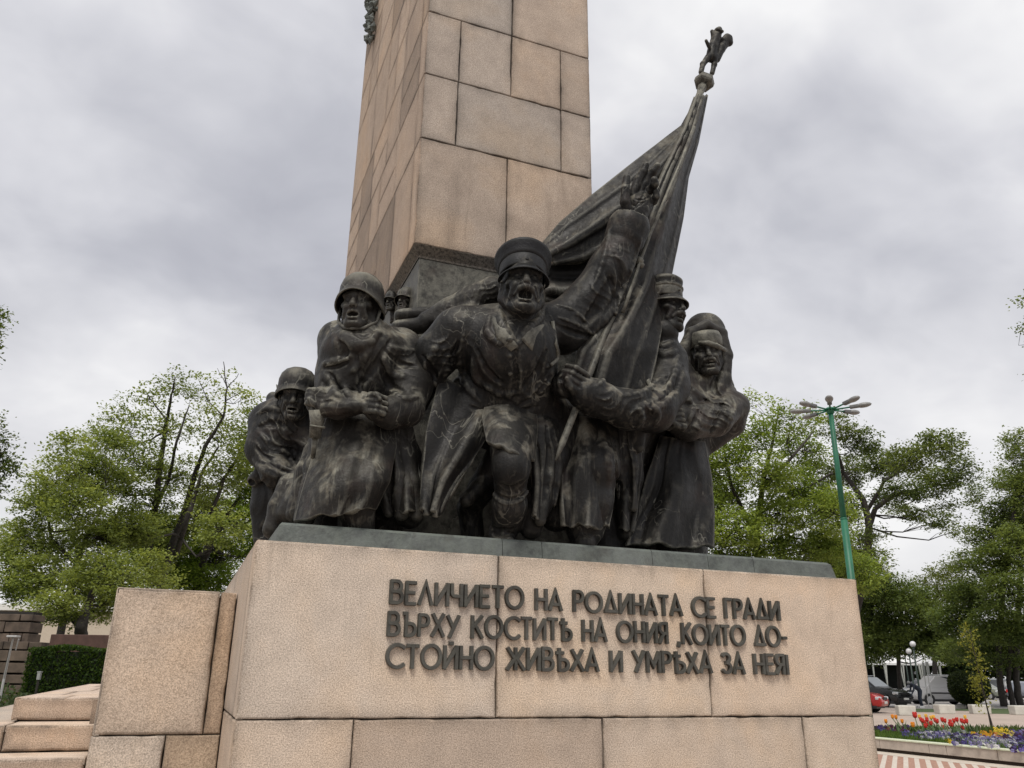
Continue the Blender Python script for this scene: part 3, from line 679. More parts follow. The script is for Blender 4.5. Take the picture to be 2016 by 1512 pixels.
tree('broadleaf_tree', 'dark leafy branch ends of a near tree entering at the left edge', 13,
     [[(-330, 1300, 26), (-300, 1000, 22), (-240, 800, 15), (-120, 700, 6), (-30, 660, 2)], [(-270, 900, 10), (-130, 890, 5), (-30, 905, 2)]],
     [(-20, 915, 38, 66, 1.1, 0), (-36, 850, 38, 38, 1, 0), (-22, 640, 28, 46, .7, 0), (-60, 960, 50, 40, 1, 0), (-60, 680, 50, 60, .8, 0), (-140, 780, 70, 70, .8, 0), (-220, 680, 80, 70, .8, 0), (-250, 850, 90, 80, .8, 0), (-150, 920, 70, 60, .8, 0), (-320, 740, 80, 80, .8, 0), (-340, 900, 80, 80, .7, 0), (-180, 580, 70, 60, .7, 0)], 15, .075, SPD, spray=.22)
# --- right group
tree('broadleaf_tree', 'bright fresh green tree directly right of the hooded bronze figure', 38,
     [[(1500, 1180, 9), (1490, 1060, 7), (1500, 960, 5), (1520, 880, 3), (1535, 800, 1.2)], [(1490, 1060, 5), (1440, 960, 3.5), (1420, 860, 1.5)], [(1500, 960, 4), (1560, 900, 3), (1600, 850, 1.5)], [(1495, 1010, 4), (1590, 960, 3), (1640, 930, 1.5)]],
     [(1430, 900, 55, 40, .75), (1490, 860, 55, 40, .6), (1480, 800, 50, 32, .20), (1560, 820, 55, 34, .4), (1430, 970, 50, 45, .8), (1510, 930, 55, 42, .8), (1580, 890, 55, 40, .7), (1450, 1040, 55, 42, .95), (1530, 1010, 60, 42, .95), (1600, 980, 50, 42, .75), (1420, 1090, 50, 40, 1.), (1500, 1085, 60, 36, 1.), (1580, 1075, 55, 40, 1.), (1640, 1070, 40, 40, .8), (1440, 830, 30, 40, .2), (1390, 1000, 40, 60, .9), (1640, 1010, 50, 45, .7), (1620, 1090, 60, 45, .9), (1560, 960, 60, 40, .7), (1690, 1130, 50, 40, .9), (1400, 930, 40, 40, .7)], 21, .18, ((.11, .17, .035), (.29, .37, .09)), spray=.5)
tree('broadleaf_tree', 'dark spreading tree with a long limb arching right behind the green lamp post', 46,
     [[(1682, 1230, 7), (1704, 1120, 7.5), (1712, 1040, 7), (1700, 985, 6), (1660, 930, 3.5), (1640, 860, 1.5)], [(1708, 1050, 6), (1722, 1002, 5), (1760, 975, 4), (1820, 960, 2.5), (1880, 950, 1)], [(1704, 1010, 4), (1740, 950, 3), (1800, 900, 1.5)]],
     [(1640, 840, 45, 30, .45), (1610, 930, 40, 40, .6), (1690, 870, 45, 32, .7), (1670, 930, 50, 38, .8), (1740, 915, 45, 34, .85), (1790, 905, 42, 32, .8), (1850, 880, 44, 30, .75), (1890, 930, 36, 34, .75), (1840, 950, 45, 30, .85), (1740, 985, 36, 18, .7), (1765, 1000, 34, 14, .6), (1860, 1000, 30, 16, .5), (1720, 1050, 26, 20, .5), (1780, 965, 42, 26, .85), (1910, 975, 24, 20, .5), (1800, 1010, 34, 16, .7), (1850, 1025, 32, 18, .7), (1885, 1045, 22, 12, .5), (1650, 1000, 50, 40, .9), (1680, 1080, 45, 45, .9), (1720, 1100, 30, 26, .6), (1640, 1110, 60, 40, 1.)], 22, .20, ((.056, .086, .028), (.16, .205, .062)), spray=.55)
tree('broadleaf_tree', 'low mass of dark green foliage above the parked cars, right of the pedestal', 62,
     [[(1770, 1335, 4), (1768, 1270, 4), (1775, 1200, 4)], [(1700, 1335, 6), (1705, 1260, 5), (1720, 1180, 3)]],
     [(1710, 1160, 50, 36, 1.), (1760, 1165, 45, 36, 1.), (1720, 1215, 50, 40, 1.), (1785, 1205, 50, 36, 1.), (1690, 1260, 40, 34, 1.), (1740, 1255, 45, 26, 1.), (1830, 1215, 45, 32, .9), (1800, 1250, 50, 26, 1.), (1680, 1200, 40, 40, 1.), (1850, 1260, 40, 26, 1.), (1700, 1290, 40, 16, .8), (1860, 1290, 40, 20, 1.), (1720, 1285, 50, 18, 1.), (1770, 1282, 40, 14, .8), (1690, 1140, 40, 40, 1.), (1820, 1275, 50, 16, .9), (1800, 1170, 40, 25, .8)], 23, .27, SPD, spray=.7, twig=False)
tree('broadleaf_tree', 'pale yellowish tree glimpsed in the gap at the far right skyline', 78,
     [[(1840, 1335, 5), (1842, 1220, 4), (1845, 1150, 2)]],
     [(1835, 1140, 34, 24, .5), (1870, 1130, 34, 26, .6), (1850, 1175, 42, 26, .9), (1890, 1170, 34, 28, .9), (1815, 1185, 30, 20, .8)], 24, .3, ((.085, .115, .03), (.165, .19, .055)), spray=.8, twig=False)
tree('broadleaf_tree', 'tall dark tree filling the right edge above the grey cars', 52,
     [[(1968, 1340, 6), (1965, 1280, 5.5), (1972, 1180, 6), (1990, 1050, 4), (2005, 930, 2)], [(2000, 1338, 6), (2003, 1250, 5), (2010, 1120, 4)], [(1985, 1338, 4.5), (1990, 1260, 5)]],
     [(2005, 880, 36, 40, .7), (1985, 940, 40, 34, .5), (2015, 960, 40, 50, .9), (1945, 960, 40, 22, .14), (1975, 1010, 45, 36, .8), (1935, 1060, 40, 32, .85), (2000, 1080, 50, 50, 1.), (1950, 1110, 45, 36, 1.), (1905, 1110, 34, 26, .8), (1990, 1170, 55, 46, 1.), (1930, 1170, 45, 40, 1.), (1960, 1230, 55, 34, 1.), (1900, 1235, 40, 30, 1.), (2010, 1245, 40, 34, 1.), (1930, 1280, 50, 22, 1.), (1990, 1288, 45, 20, 1.), (2040, 1000, 50, 100, 1.), (1880, 1280, 30, 24, .9), (1970, 1300, 60, 14, .9), (1900, 1180, 40, 40, .9), (1870, 1220, 40, 30, .9), (2000, 1040, 50, 40, .9)], 25, .22, SPD, spray=.6)
tree('broadleaf_tree', 'fine twigs of a near tree dipping in at the upper right edge', 17,
     [[(2330, 1300, 30), (2310, 900, 24), (2240, 650, 12), (2100, 600, 4), (2030, 620, 1.2)], [(2240, 660, 6), (2120, 700, 2.5), (2025, 690, .8)]],
     [(2030, 590, 24, 28, .12, 0), (2032, 655, 22, 24, .16, 0), (2036, 725, 22, 18, .14, 0), (2085, 640, 46, 60, .4, 0), (2170, 620, 70, 70, .6, 0), (2250, 700, 70, 80, .7, 0), (2300, 820, 80, 80, .7, 0), (2330, 600, 80, 80, .7, 0), (2160, 740, 60, 60, .5, 0), (2400, 720, 80, 90, .7, 0)], 26, .09, SPD, spray=.25)
# distant woodland, one mass
def wood(name, px0, px1, D, ytop, seed, cols, n, leaf):
    rg = np.random.default_rng(seed); X = rg.uniform(px0, px1, n); C = []
    for x in X:
        top = ytop+18*math.sin(x*.021)+10*math.sin(x*.06+1); y = 1345-(1345-top)*rg.uniform(0, 1)**.8
        P = atD(x, y, D+rg.uniform(-6, 6)); C.append(P)
    C = np.array(C); C[:, 2] = np.maximum(C[:, 2], .2); V, Q = leaf_quads(C, leaf, rg, .5)
    u = rg.uniform(0, 1, (n, 1)); K = np.array(cols[0])*(1-u)+np.array(cols[1])*u
    o = quads(name, V, Q, LEAF, None, {'col': K}); return tag(o, 'dark distant woodland closing the view beyond the cars', 'woodland', kind='stuff')
wood('distant_woods', 1640, 2180, 118, 1235, 31, ((.012, .022, .008), (.04, .058, .018)), 11000, .95)
wood('distant_woods', -250, 1660, 95, 1180, 32, ((.02, .034, .010), (.05, .075, .02)), 16000, .8)

# ------------------------------------------------------------------ shrubs
def shrub(name, label, C, rad, n, leaf, cols, seed, box=None, stem=True):
    """leafy shell over a dark twiggy core"""
    rg = np.random.default_rng(seed); root = empty(name, (C[0], C[1], 0), label, 'shrub')
    if box is None:
        u = rand_unit(n, rg)*rg.uniform(.86, 1.03, n)[:, None]; P = np.array(C)+u*np.array(rad)
        P += .05*np.sin(P[:, [1, 2, 0]]*4.1); core = MB()
        core.lathe([(rad[0]*.86*math.sin(a), -rad[2]*.86*math.cos(a)) for a in np.linspace(.15, math.pi-.05, 9)], 14, Matrix.Translation(C))
    else:
        ex, ey, ez, rot = box; f = rg.integers(0, 5, n); uv = rg.uniform(-1, 1, (n, 3))
        uv[f == 0, 2] = 1; uv[f == 1, 1] = -1; uv[f == 2, 0] = -1; uv[f == 3, 0] = 1; uv[f == 4, 1] = -1
        uv *= rg.uniform(.95, 1.03, (n, 1)); uv = uv*np.array([ex, ey, ez]); c_, s_ = math.cos(rot), math.sin(rot)
        P = np.array(C)+np.stack([uv[:, 0]*c_-uv[:, 1]*s_, uv[:, 0]*s_+uv[:, 1]*c_, uv[:, 2]], 1); P[:, 2] += .03*np.sin(P[:, 0]*5)
        core = MB(); core.box(tuple(C), (ex*1.86, ey*1.86, ez*1.86), rot)
    core.build('twiggy_core', plain(name+'_core', (.012, .016, .008), .95), root)
    V, Q = leaf_quads(P, leaf, rg, .25); u = rg.uniform(0, 1, (n, 1))**1.4
    K = np.array(cols[0])*(1-u)+np.array(cols[1])*u
    quads('foliage', V, Q, LEAF, root, {'col': K})
    if stem and box is None:
        mb = MB()
        for a in (0, 2.1, 4.2): mb.tube([(C[0]+.22*math.cos(a), C[1]+.22*math.sin(a), -.02), (C[0]+.1*math.cos(a), C[1]+.1*math.sin(a), C[2]-rad[2]*.5)], [.06, .05], 6)
        mb.build('stem', BARK, root)
    return root
Bp = gp(1903, 47); shrub('round_bush', 'big dark clipped round bush hiding the tail of the silver van', (Bp[0], Bp[1], 1.18), (1.10, 1.1, .92), 9000, .11, ((.012, .022, .008), (.05, .068, .018)), 41)
Hp = atD(168, 1300, 15.5); shrub('clipped_hedge', 'clipped dark green box hedge beyond the granite steps', (Hp[0], Hp[1], .95), None, 17000, .055, ((.018, .042, .008), (.075, .125, .018)), 42, box=(.86, .45, .98, -YAW+.05))
Lp = atD(20, 1350, 10.5)
rg = np.random.default_rng(43); n = 7000
P = np.stack([Lp[0]+rg.uniform(-2.6, .62, n), Lp[1]+rg.uniform(-1.2, 2.5, n), np.zeros(n)], 1); P[:, 2] = .95+rg.uniform(0, .42, n)*(.7+.3*np.sin(P[:, 0]*4))
V, Q = leaf_quads(P, .07, rg, .3); u = rg.uniform(0, 1, (n, 1))
o = quads('ground_cover', V, Q, LEAF, None, {'col': np.array((.035, .055, .022))*(1-u)+np.array((.075, .105, .045))*u}); tag(o, 'dull green ground cover beside the granite steps', 'ground cover', kind='stuff')
gb = MB(); gb.box((Lp[0]-1., Lp[1]+.7, .5), (3.2, 3.6, .9)); tag(gb.build('planted_bank', EARTH), kind='structure')

# ------------------------------------------------------------------ old stone wall, building and posts at the left
WS = plain('old_brown_stone', (.095, .07, .053), .9, var=.55, vs=2.6, bmp=.4)
wr = empty('old_stone_wall', (*gp(40, 21)[:2], 0), 'old weathered brown wall of big stone blocks at the left edge', 'wall')
def wall_blocks(mbx, px0, px1, D, y0, y1, hb, seed, off=0.):
    rg = np.random.default_rng(seed); A = gp(px0, D); B = gp(px1, D); d = (B-A)[:2]; L_ = np.linalg.norm(d); d /= L_; nn = np.array([d[1], -d[0]])
    zb = A[2]; zt_ = atD(px0, y0, D)[2]; zb = max(-.1, atD(px0, y1, D)[2]); z = zb
    while z < zt_-.02:
        h = min(hb*rg.uniform(.8, 1.15), zt_-z); s = -rg.uniform(0, .4)
        while s < L_:
            l = rg.uniform(.32, .8); s0, s1 = max(0, s), min(L_, s+l); h_ = h*rg.uniform(.86, 1)
            if s1-s0 > .06:
                c = A[:2]+d*(s0+s1)/2+nn*(off+rg.normal(0, .015)); mbx.box((c[0], c[1], z+h/2), (s1-s0-.02, .6, h_-.02), math.atan2(d[1], d[0]), .012)
            s += l
        z += h
mb = MB(); wall_blocks(mb, -260, 58, 21, 1203, 1262, .30, 3); wall_blocks(mb, -260, 92, 20.6, 1258, 1500, .27, 4, .12); mb.build('stone_courses', WS, wr)
mb = MB(); a, b = gp(-260, 21.2), gp(57, 21.2); c = (a+b)/2; zt_ = atD(0, 1200, 21)[2]
mb.box((c[0], c[1], zt_/2), (np.linalg.norm(b-a)-.06, .42, zt_-.03), math.atan2((b-a)[1], (b-a)[0])); mb.build('mortar_core', MORTAR, wr)
lw = MB(); a, b = gp(96, 19.5), gp(330, 19.5); c = (a+b)/2; zt_ = atD(150, 1249, 19.5)[2]
lw.box((c[0], c[1], zt_/2), (np.linalg.norm(b-a), .35, zt_), math.atan2((b-a)[1], (b-a)[0]), .02)
tag(lw.build('low_brick_wall', plain('dark_red_brick', (.075, .04, .032), .9, var=.3, vs=5)), 'low dark red wall behind the clipped hedge', 'wall')
bl = empty('pale_building', (*gp(110, 70)[:2], 0), 'pale flat-roofed building glimpsed between the old wall and the trees', 'building')
A = gp(-150, 70); B = gp(360, 70); c = (A+B)/2; an = math.atan2((B-A)[1], (B-A)[0]); Wd = np.linalg.norm(B-A)
zr = atD(40, 1192, 70)[2]
mb = MB(); mb.box((c[0], c[1]+3, zr/2-.2), (Wd, 6, zr-.4), an); mb.build('wall', plain('cream_render', (.46, .39, .31), .9, var=.06), bl)
mb = MB(); mb.box((c[0], c[1]+3, zr-.1), (Wd+.8, 7, .5), an, .03); mb.build('roof', plain('white_roof_edge', (.62, .61, .58), .7), bl)
for k in range(9):
    q_ = A[:2]+(B-A)[:2]*(k+.5)/9; nn = np.array([math.sin(an), -math.cos(an)])
    mb = MB(); mb.box((q_[0]+nn[0]*.02, q_[1]+nn[1]*.02, zr*.55), (1.3, .12, 1.5), an, .02); mb.build('window', plain('window_dark', (.05, .06, .07), .15), bl)
STEEL = plain('pale_steel', (.45, .45, .44), .45, .3)
fp = empty('floodlight_post', (*atD(20, 1300, 11)[:2], 0), 'thin leaning pale post with a flat lamp head before the old wall', 'lamp')
mb = MB(); P0 = atD(8, 1336, 11); P1 = atD(26, 1256, 11); g0 = P0.copy(); g0[2] = .9
mb.tube([g0, P0, P1], [.017, .016, .011], 8); mb.build('pole', STEEL, fp)
mb = MB(); mb.box(tuple(P1+np.array([.0, 0, .02])), (.14, .1, .025), -YAW, .006); mb.build('lamp_head', STEEL, fp)
mb = MB(); mb.tube([atD(37, 1258, 11.1), atD(31, 1280, 11.1)], .008, 6); mb.build('stay', STEEL, fp)
ub = empty('utility_box', (*gp(77, 15)[:2], 0), 'small pale box at the foot of the hedge', 'box')
q_ = atD(77, 1331, 14.6); mb = MB(); mb.box((q_[0], q_[1], q_[2]), (.055, .06, .13), -YAW, .008); mb.build('housing', STEEL, ub)
mb = MB(); mb.tube([(q_[0], q_[1], 0), (q_[0], q_[1], q_[2]-.06)], .02, 8); mb.build('stake', BARK, ub)
mb = MB(); mb.box((q_[0], q_[1], q_[2]+.07), (.07, .075, .02), -YAW, .006); mb.build('lid', STEEL, ub)

# ------------------------------------------------------------------ green street lamp with eight arms
GRN = plain('green_enamel', (.016, .125, .068), .5, var=.25, vs=2.2); LGY = plain('lamp_grey', (.11, .11, .11), .5, var=.1); LGL = plain('lamp_glass', (.22, .22, .215), .35)
DL = 22.; Bq = atD(1676, 1141, DL)
zt_ = 2.; lo, hi = 2., 14.
def pix(P):
    d = np.asarray(P)-CAM; return 1008+FPX*(d@CR)/(d@CF), 756-FPX*(d@CU)/(d@CF)
for _ in range(50):
    m_ = (lo+hi)/2
    if pix((Bq[0], Bq[1], m_))[1] > 806: lo = m_
    else: hi = m_
ZL = lo; zj = [z for z in np.linspace(2, ZL, 400) if pix((Bq[0], Bq[1], z))[1] < 1022][0]
lp = empty('street_lamp', (Bq[0], Bq[1], 0), 'tall green street lamp with eight radiating arms, right of the monument', 'street lamp')
mb = MB(); mb.tube([(Bq[0], Bq[1], 0), (Bq[0], Bq[1], zj)], [.115, .092], 14); mb.tube([(Bq[0], Bq[1], zj-.06), (Bq[0], Bq[1], ZL)], [.080, .068], 14); mb.tube([(Bq[0], Bq[1], zj-.03), (Bq[0], Bq[1], zj+.015)], .097, 14); mb.build('pole', GRN, lp, True)
mb = MB(); mb.box((Bq[0]-.085, Bq[1]-.085, 1.1), (.10, .10, .42), R_(45), .01); mb.build('access_door', GRN, lp)
mb = MB(); mb.lathe([(.07, -.13), (.105, -.12), (.105, -.02), (.13, -.015), (.13, .03), (.10, .05), (.03, .07)], 16, Matrix.Translation((Bq[0], Bq[1], ZL))); mb.build('hub', GRN, lp, True)
for k in range(8):
    a = k*math.pi/4-YAW-.385; d = np.array([math.cos(a), math.sin(a), 0]); H = np.array([Bq[0], Bq[1], ZL-.02]); el = .07
    e = d*math.cos(el)+np.array([0, 0, math.sin(el)])
    mb = MB(); mb.tube([H+d*.09, H+d*.09+e*.48], [.027, .024], 8); arm = mb.build('arm', GRN, lp, True)
    Mx = Matrix.Translation(H+d*.09+e*.46) @ Matrix.Rotation(a, 4, 'Z') @ Matrix.Rotation(-el, 4, 'Y')
    mb = MB(); mb.box((.12, 0, .0), (.28, .13, .10), 0, .025, M=Mx); hs = mb.build('lamp_housing', LGY, lp)
    mb = MB(); T2 = Mx @ Matrix.Translation((.36, 0, 0)) @ Matrix.Scale(.22, 4, (1, 0, 0)) @ Matrix.Scale(.115, 4, (0, 1, 0)) @ Matrix.Scale(.075, 4, (0, 0, 1))
    mb.lathe([(.05, -1.), (.5, -.86), (.86, -.5), (1, 0), (.86, .5), (.5, .86), (.05, 1.)], 14, T2); mb.build('lamp_glass', LGL, hs, True)
# ------------------------------------------------------------------ globe lamps, signs
DGR = plain('dark_green_post', (.03, .05, .04), .5); GLB = plain('opal_globe', (.72, .72, .74), .25)
def globe(px, py, rpx, D, label):
    P = atD(px, py, D); r = rpx*D/FPX; root = empty('globe_lamp', (P[0], P[1], 0), label, 'lamp', 'white globe lamps by the marquee')
    mb = MB(); mb.tube([(P[0], P[1], 0), (P[0], P[1], 1.), (P[0], P[1], P[2]-r*.9)], [.09, .06, .045], 8); mb.build('post', DGR, root, True)
    mb = MB(); mb.lathe([(r*.45, -.12), (r*.5, -.02), (r*.3, .03)], 10, Matrix.Translation((P[0], P[1], P[2]-r))); mb.build('collar', DGR, root)
    mb = MB(); mb.lathe([(r*max(.02, math.sin(a)), -r*math.cos(a)) for a in np.linspace(.05, math.pi-.02, 11)], 16, Matrix.Translation(P)); mb.build('globe', GLB, root, True)
globe(1797, 1268, 5.6, 51, 'tallest white globe lamp, on the dark green post between the black and silver vehicles')
globe(1789, 1282, 5.4, 58, 'white globe lamp just lower left of the tallest one')
globe(1779, 1273, 3.2, 82, 'smallest white globe lamp, touching the marquee roof slope')
def post_sign(px, y0, y1, wpx, D, label, k):
    P = atD(px, y0, D); Q = atD(px, y1, D); root = empty('road_sign', (P[0], P[1], 0), label, 'sign', 'road signs seen from behind')
    mb = MB(); mb.tube([(P[0], P[1], 0), (P[0], P[1], P[2]+.05)], .03, 8); mb.build('post', STEEL, root)
    mb = MB(); mb.box((P[0], P[1]-.05, (P[2]+Q[2])/2), (wpx*D/FPX, .03, P[2]-Q[2]), -YAW+k, .008); mb.build('plate', plain('sign_back', (.22, .23, .22), .5, .4, var=.15), root)
post_sign(1816, 1304, 1329, 5, 49.5, 'narrow grey sign back left of its twin above the silver van bonnet', .3)
post_sign(1823, 1303, 1327, 6, 49.2, 'grey sign back on the post in front of the silver van', -.2)

# ------------------------------------------------------------------ white marquee
mq = empty('white_marquee', (*gp(1775, 84)[:2], 0), 'white pitched marquee with drawn curtains beyond the parked cars', 'marquee')
TW = plain('tent_white', (.70, .70, .70), .7, var=.06); DM = 84.
A = gp(1690, DM); B = gp(1862, DM); ax = (B-A)/np.linalg.norm(B-A); ay = np.array([-ax[1], ax[0], 0]); W_ = np.linalg.norm(B-A); ze = atD(1780, 1305, DM)[2]; zp = atD(1780, 1271, DM)[2]
def q3(u, v, z): return A+ax*u+ay*v+np.array([0, 0, z])
mb = MB(); dpt = 7.
V = [q3(-.2, -.2, ze), q3(W_+.2, -.2, ze), q3(W_+.2, dpt, ze), q3(-.2, dpt, ze), q3(W_*.22, dpt*.45, zp), q3(W_*.80, dpt*.45, zp), q3(-.2, -.2, ze-.22), q3(W_+.2, -.2, ze-.22), q3(W_+.2, dpt, ze-.22), q3(-.2, dpt, ze-.22)]
mb.add(V, [(0, 1, 5, 4), (1, 2, 5), (2, 3, 4, 5), (3, 0, 4), (6, 7, 1, 0), (7, 8, 2, 1), (8, 9, 3, 2), (9, 6, 0, 3)]); mb.build('canopy', TW, mq)
cur = plain('grey_curtain', (.36, .37, .34), .8, var=.1)
for px, top, lean in ((1722, 3.2, 0), (1746, 6.5, 0), (1776, 3.4, 3), (1782, 3, -1.5), (1813, 3.4, 3), (1818, 3, 0), (1846, 4, 3.2), (1854, 4.5, -.6)):
    P = gp(px, DM-.2); k = DM/FPX; mb = MB(); z0, z1 = .9, ze-.1
    t0, t1 = top*k*.5, top*k*.12
    V = [P+ax*(-t0)+[0, 0, z1], P+ax*t0+[0, 0, z1], P+ax*(t1+lean*k)+[0, 0, z0], P+ax*(-t1+lean*k)+[0, 0, z0]]; V += [v+ay*.16 for v in V]
    mb.add(V, [(0, 1, 2, 3), (7, 6, 5, 4), (0, 4, 5, 1), (1, 5, 6, 2), (2, 6, 7, 3), (3, 7, 4, 0)]); mb.build('curtain', cur, mq)
    mb = MB(); mb.tube([P+ax*lean*k+[0, 0, 0], P+ax*lean*k+[0, 0, 1.]], .04, 6); mb.build('post', cur, mq)
mb = MB(); mb.box(tuple(q3(W_/2, dpt-.2, ze/2)), (W_, .1, ze-.3), math.atan2(ax[1], ax[0])); mb.build('shade_sheet', plain('interior_shade', (.012, .014, .013), .9), mq)  # shade inside the marquee, painted as a near-black sheet at the back

# ------------------------------------------------------------------ low concrete blocks along the path
CON = plain('pale_concrete', (.52, .50, .45), .9, var=.12, vs=4., bmp=.3)
for i, (px, D, wd, lb) in enumerate(((1774, 37.6, 34, 'pale concrete block nearest the red car'), (1850, 40., 35, 'pale concrete block below the silver van'), (1919, 40.5, 37, 'pale concrete block below the round bush'), (1998, 40., 38, 'pale concrete block on the grass verge at the right edge'))):
    P = gp(px, D); k = D/FPX; mb = MB()
    mb.box((P[0], P[1], .215), (wd*k*.92, .5, .43), -YAW+.10*((i % 2)*2-1), .05, 1.06)
    o = mb.build('concrete_block', CON); tag(o, lb, 'concrete block', 'low concrete blocks along the path')
for px, D, lb in ((1774, 46, 'low white kerb stone under the nose of the black car'), (1880, 47.5, 'low white kerb stone left of the round bush trunk')):
    P = gp(px, D); mb = MB(); mb.box((P[0], P[1], .09), (.62, .3, .2), -YAW, .03); tag(mb.build('kerb_stone', CON), lb, 'kerb stone')
# ------------------------------------------------------------------ vehicles
TYRE = plain('tyre_rubber', (.012, .012, .012), .85); RIM = plain('alloy_rim', (.42, .42, .43), .35, .7)
GLS = plain('car_glass', (.035, .042, .048), .08, 0, spec=.8); CHR = plain('lamp_chrome', (.62, .64, .66), .15, .3); RED = plain('tail_red', (.42, .02, .02), .25)
BLK = plain('black_trim', (.014, .014, .015), .5); PLATE = plain('plate_white', (.62, .62, .60), .5)
def paint(name, c, r=.22): return plain(name, c, r, .15, spec=.6)
def car(name, label, P, head, prof, green, W, paintm, wheels, wr=.32, cat='car', front='light', slant=.16, stripe=False):
    """prof: side outline of the lower body [(x,z)...] nose at +x; green: glasshouse outline; head: unit heading"""
    root = empty(name, (P[0], P[1], 0), label, cat)
    h = np.array([head[0], head[1], 0.]); h /= np.linalg.norm(h); l = np.array([-h[1], h[0], 0.]); O = np.array([P[0], P[1], 0.])
    def w3(x, y, z): return O+h*x+l*y+np.array([0, 0, z])
    def shell(poly, wid, tp, bev, nar=.10):
        bm = bmesh.new(); n = len(poly); zmin = min(z for _, z in poly); zmax = max(z for _, z in poly); vs = []
        for sg in (-1, 1):
            for x, z in poly:
                k = 1-tp*(z-zmin)/(zmax-zmin+1e-6); xe = max(abs(q[0]) for q in poly); k *= 1-nar*(abs(x)/xe)**4
                vs.append(bm.verts.new((x, sg*wid/2*k, z)))
        bm.faces.new(vs[:n]); bm.faces.new(vs[n:][::-1])
        for i in range(n): bm.faces.new((vs[i], vs[n+i], vs[n+(i+1) % n], vs[(i+1) % n]))
        bmesh.ops.recalc_face_normals(bm, faces=bm.faces)
        bmesh.ops.bevel(bm, geom=list(bm.edges), offset=bev, segments=2, affect='EDGES', profile=.6)
        V = [w3(*v.co) for v in bm.verts]; bm.verts.index_update(); F = [[v.index for v in f.verts] for f in bm.faces]; bm.free(); return V, F
    mb = MB(); V, F = shell(prof, W, .03, .05); mb.add(V, F); V, F = shell(green, W*.93, slant, .03, 0.); mb.add(V, F); mb.build('body', paintm, root, True)
    zb = min(z for _, z in green); zt_ = max(z for _, z in green)
    top = sorted([p for p in green if p[1] > zt_-.08]); bot = sorted([p for p in green if p[1] < zb+.03])
    xr0, xr1 = top[0][0], top[-1][0]; xb0, xb1 = bot[0][0], bot[-1][0]
    def sp3(x, z, sg, o): k = 1-slant*(z-zb)/(zt_-zb); return w3(x, sg*(W*.93/2*k+o), z)
    def lerp(a, b, t_): return a+(b-a)*t_
    zl, zh = lerp(zb, zt_, .10), lerp(zb, zt_, .88)
    edges = [.03, .36, .68, .97]
    for sg in (-1, 1):
        for i in range(3):
            a, b = edges[i]+.012, edges[i+1]-.012
            fl = lambda u, z: lerp(lerp(xb0, xb1, u), lerp(xr0, xr1, u), (z-zb)/(zt_-zb))
            mb = MB(); V = [sp3(fl(a, zl), zl, sg, .010), sp3(fl(b, zl), zl, sg, .010), sp3(fl(b, zh), zh, sg, .010), sp3(fl(a, zh), zh, sg, .010)]
            V += [v-l*sg*.03 for v in V]; mb.add(V, [(0, 1, 2, 3), (7, 6, 5, 4), (0, 4, 5, 1), (1, 5, 6, 2), (2, 6, 7, 3), (3, 7, 4, 0)]); mb.build('side_window', GLS, root)
        mb = MB(); mb.box((0, 0, 0), (.10, .16, .11), 0, .03, M=Matrix.Translation(w3(lerp(xb0, xb1, .80), sg*(W/2+.02), zb+.10)) @ Matrix.Rotation(math.atan2(h[1], h[0]), 4, 'Z')); mb.build('wing_mirror', paintm, root)
    for (xb, xt, nm, sgn) in ((xb1, xr1, 'windscreen', 1), (xb0, xr0, 'rear_window', -1)):
        mb = MB(); kk = W*.93/2; z1, z2 = lerp(zb, zt_, .08), lerp(zb, zt_, .92); xa, xc = lerp(xb, xt, .08), lerp(xb, xt, .92)
        V = [w3(xa+sgn*.012, -kk*.86, z1), w3(xa+sgn*.012, kk*.86, z1), w3(xc+sgn*.012, kk*(.86-slant), z2), w3(xc+sgn*.012, -kk*(.86-slant), z2)]; V += [v-h*sgn*.04 for v in V]
        mb.add(V, [(0, 1, 2, 3), (7, 6, 5, 4), (0, 4, 5, 1), (1, 5, 6, 2), (2, 6, 7, 3), (3, 7, 4, 0)]); mb.build(nm, GLS if nm == 'rear_window' else plain('windscreen_sheen', (.22, .25, .28), .06, spec=.8), root)
    Rz = Matrix.Rotation(math.atan2(h[1], h[0]), 4, 'Z')
    for x in wheels:
        for sg in (-1, 1):
            Mx = Matrix.Translation(w3(x, sg*(W/2-.09), wr)) @ Rz @ Matrix.Rotation(R_(90)*-sg, 4, 'X')
            mb = MB(); mb.lathe([(wr*.60, .10), (wr*.90, .11), (wr, .07), (wr, -.10), (wr*.8, -.12)], 22, Mx); wh = mb.build('tyre', TYRE, root, True)
            mb = MB(); mb.lathe([(wr*.66, .105), (wr*.60, .085), (wr*.25, .08), (wr*.2, .11), (.02, .115)], 20, Mx)
            for k in range(6):
                mb.box((wr*.36, 0, .10), (wr*.46, .06, .02), 0, .004, M=Mx @ Matrix.Rotation(k*math.pi/3, 4, 'Z'))
            mb.build('rim', RIM, wh)
            mb = MB(); mb.lathe([(wr*1.16, .066), (wr*1.16, .070), (wr*.5, .068)], 22, Matrix.Translation(w3(x, sg*(W/2-.062), wr+.02)) @ Rz @ Matrix.Rotation(R_(90)*-sg, 4, 'X')); mb.build('wheel_arch', BLK, root)
    xn = max(x for x, _ in prof); xt = min(x for x, _ in prof); zl_ = zb-.22
    for sg in (-1, 1):
        mb = MB(); mb.box((0, 0, 0), (.30, .30, .15), 0, .05, M=Matrix.Translation(w3(xn-.20, sg*(W/2-.22), zl_)) @ Rz @ Matrix.Rotation(-sg*.35, 4, 'Z')); mb.build('headlight', CHR, root)
        mb = MB(); mb.box((0, 0, 0), (.16, .20, .24), 0, .04, M=Matrix.Translation(w3(xt+.07, sg*(W/2-.16), zl_+.05)) @ Rz); mb.build('tail_light', RED, root)
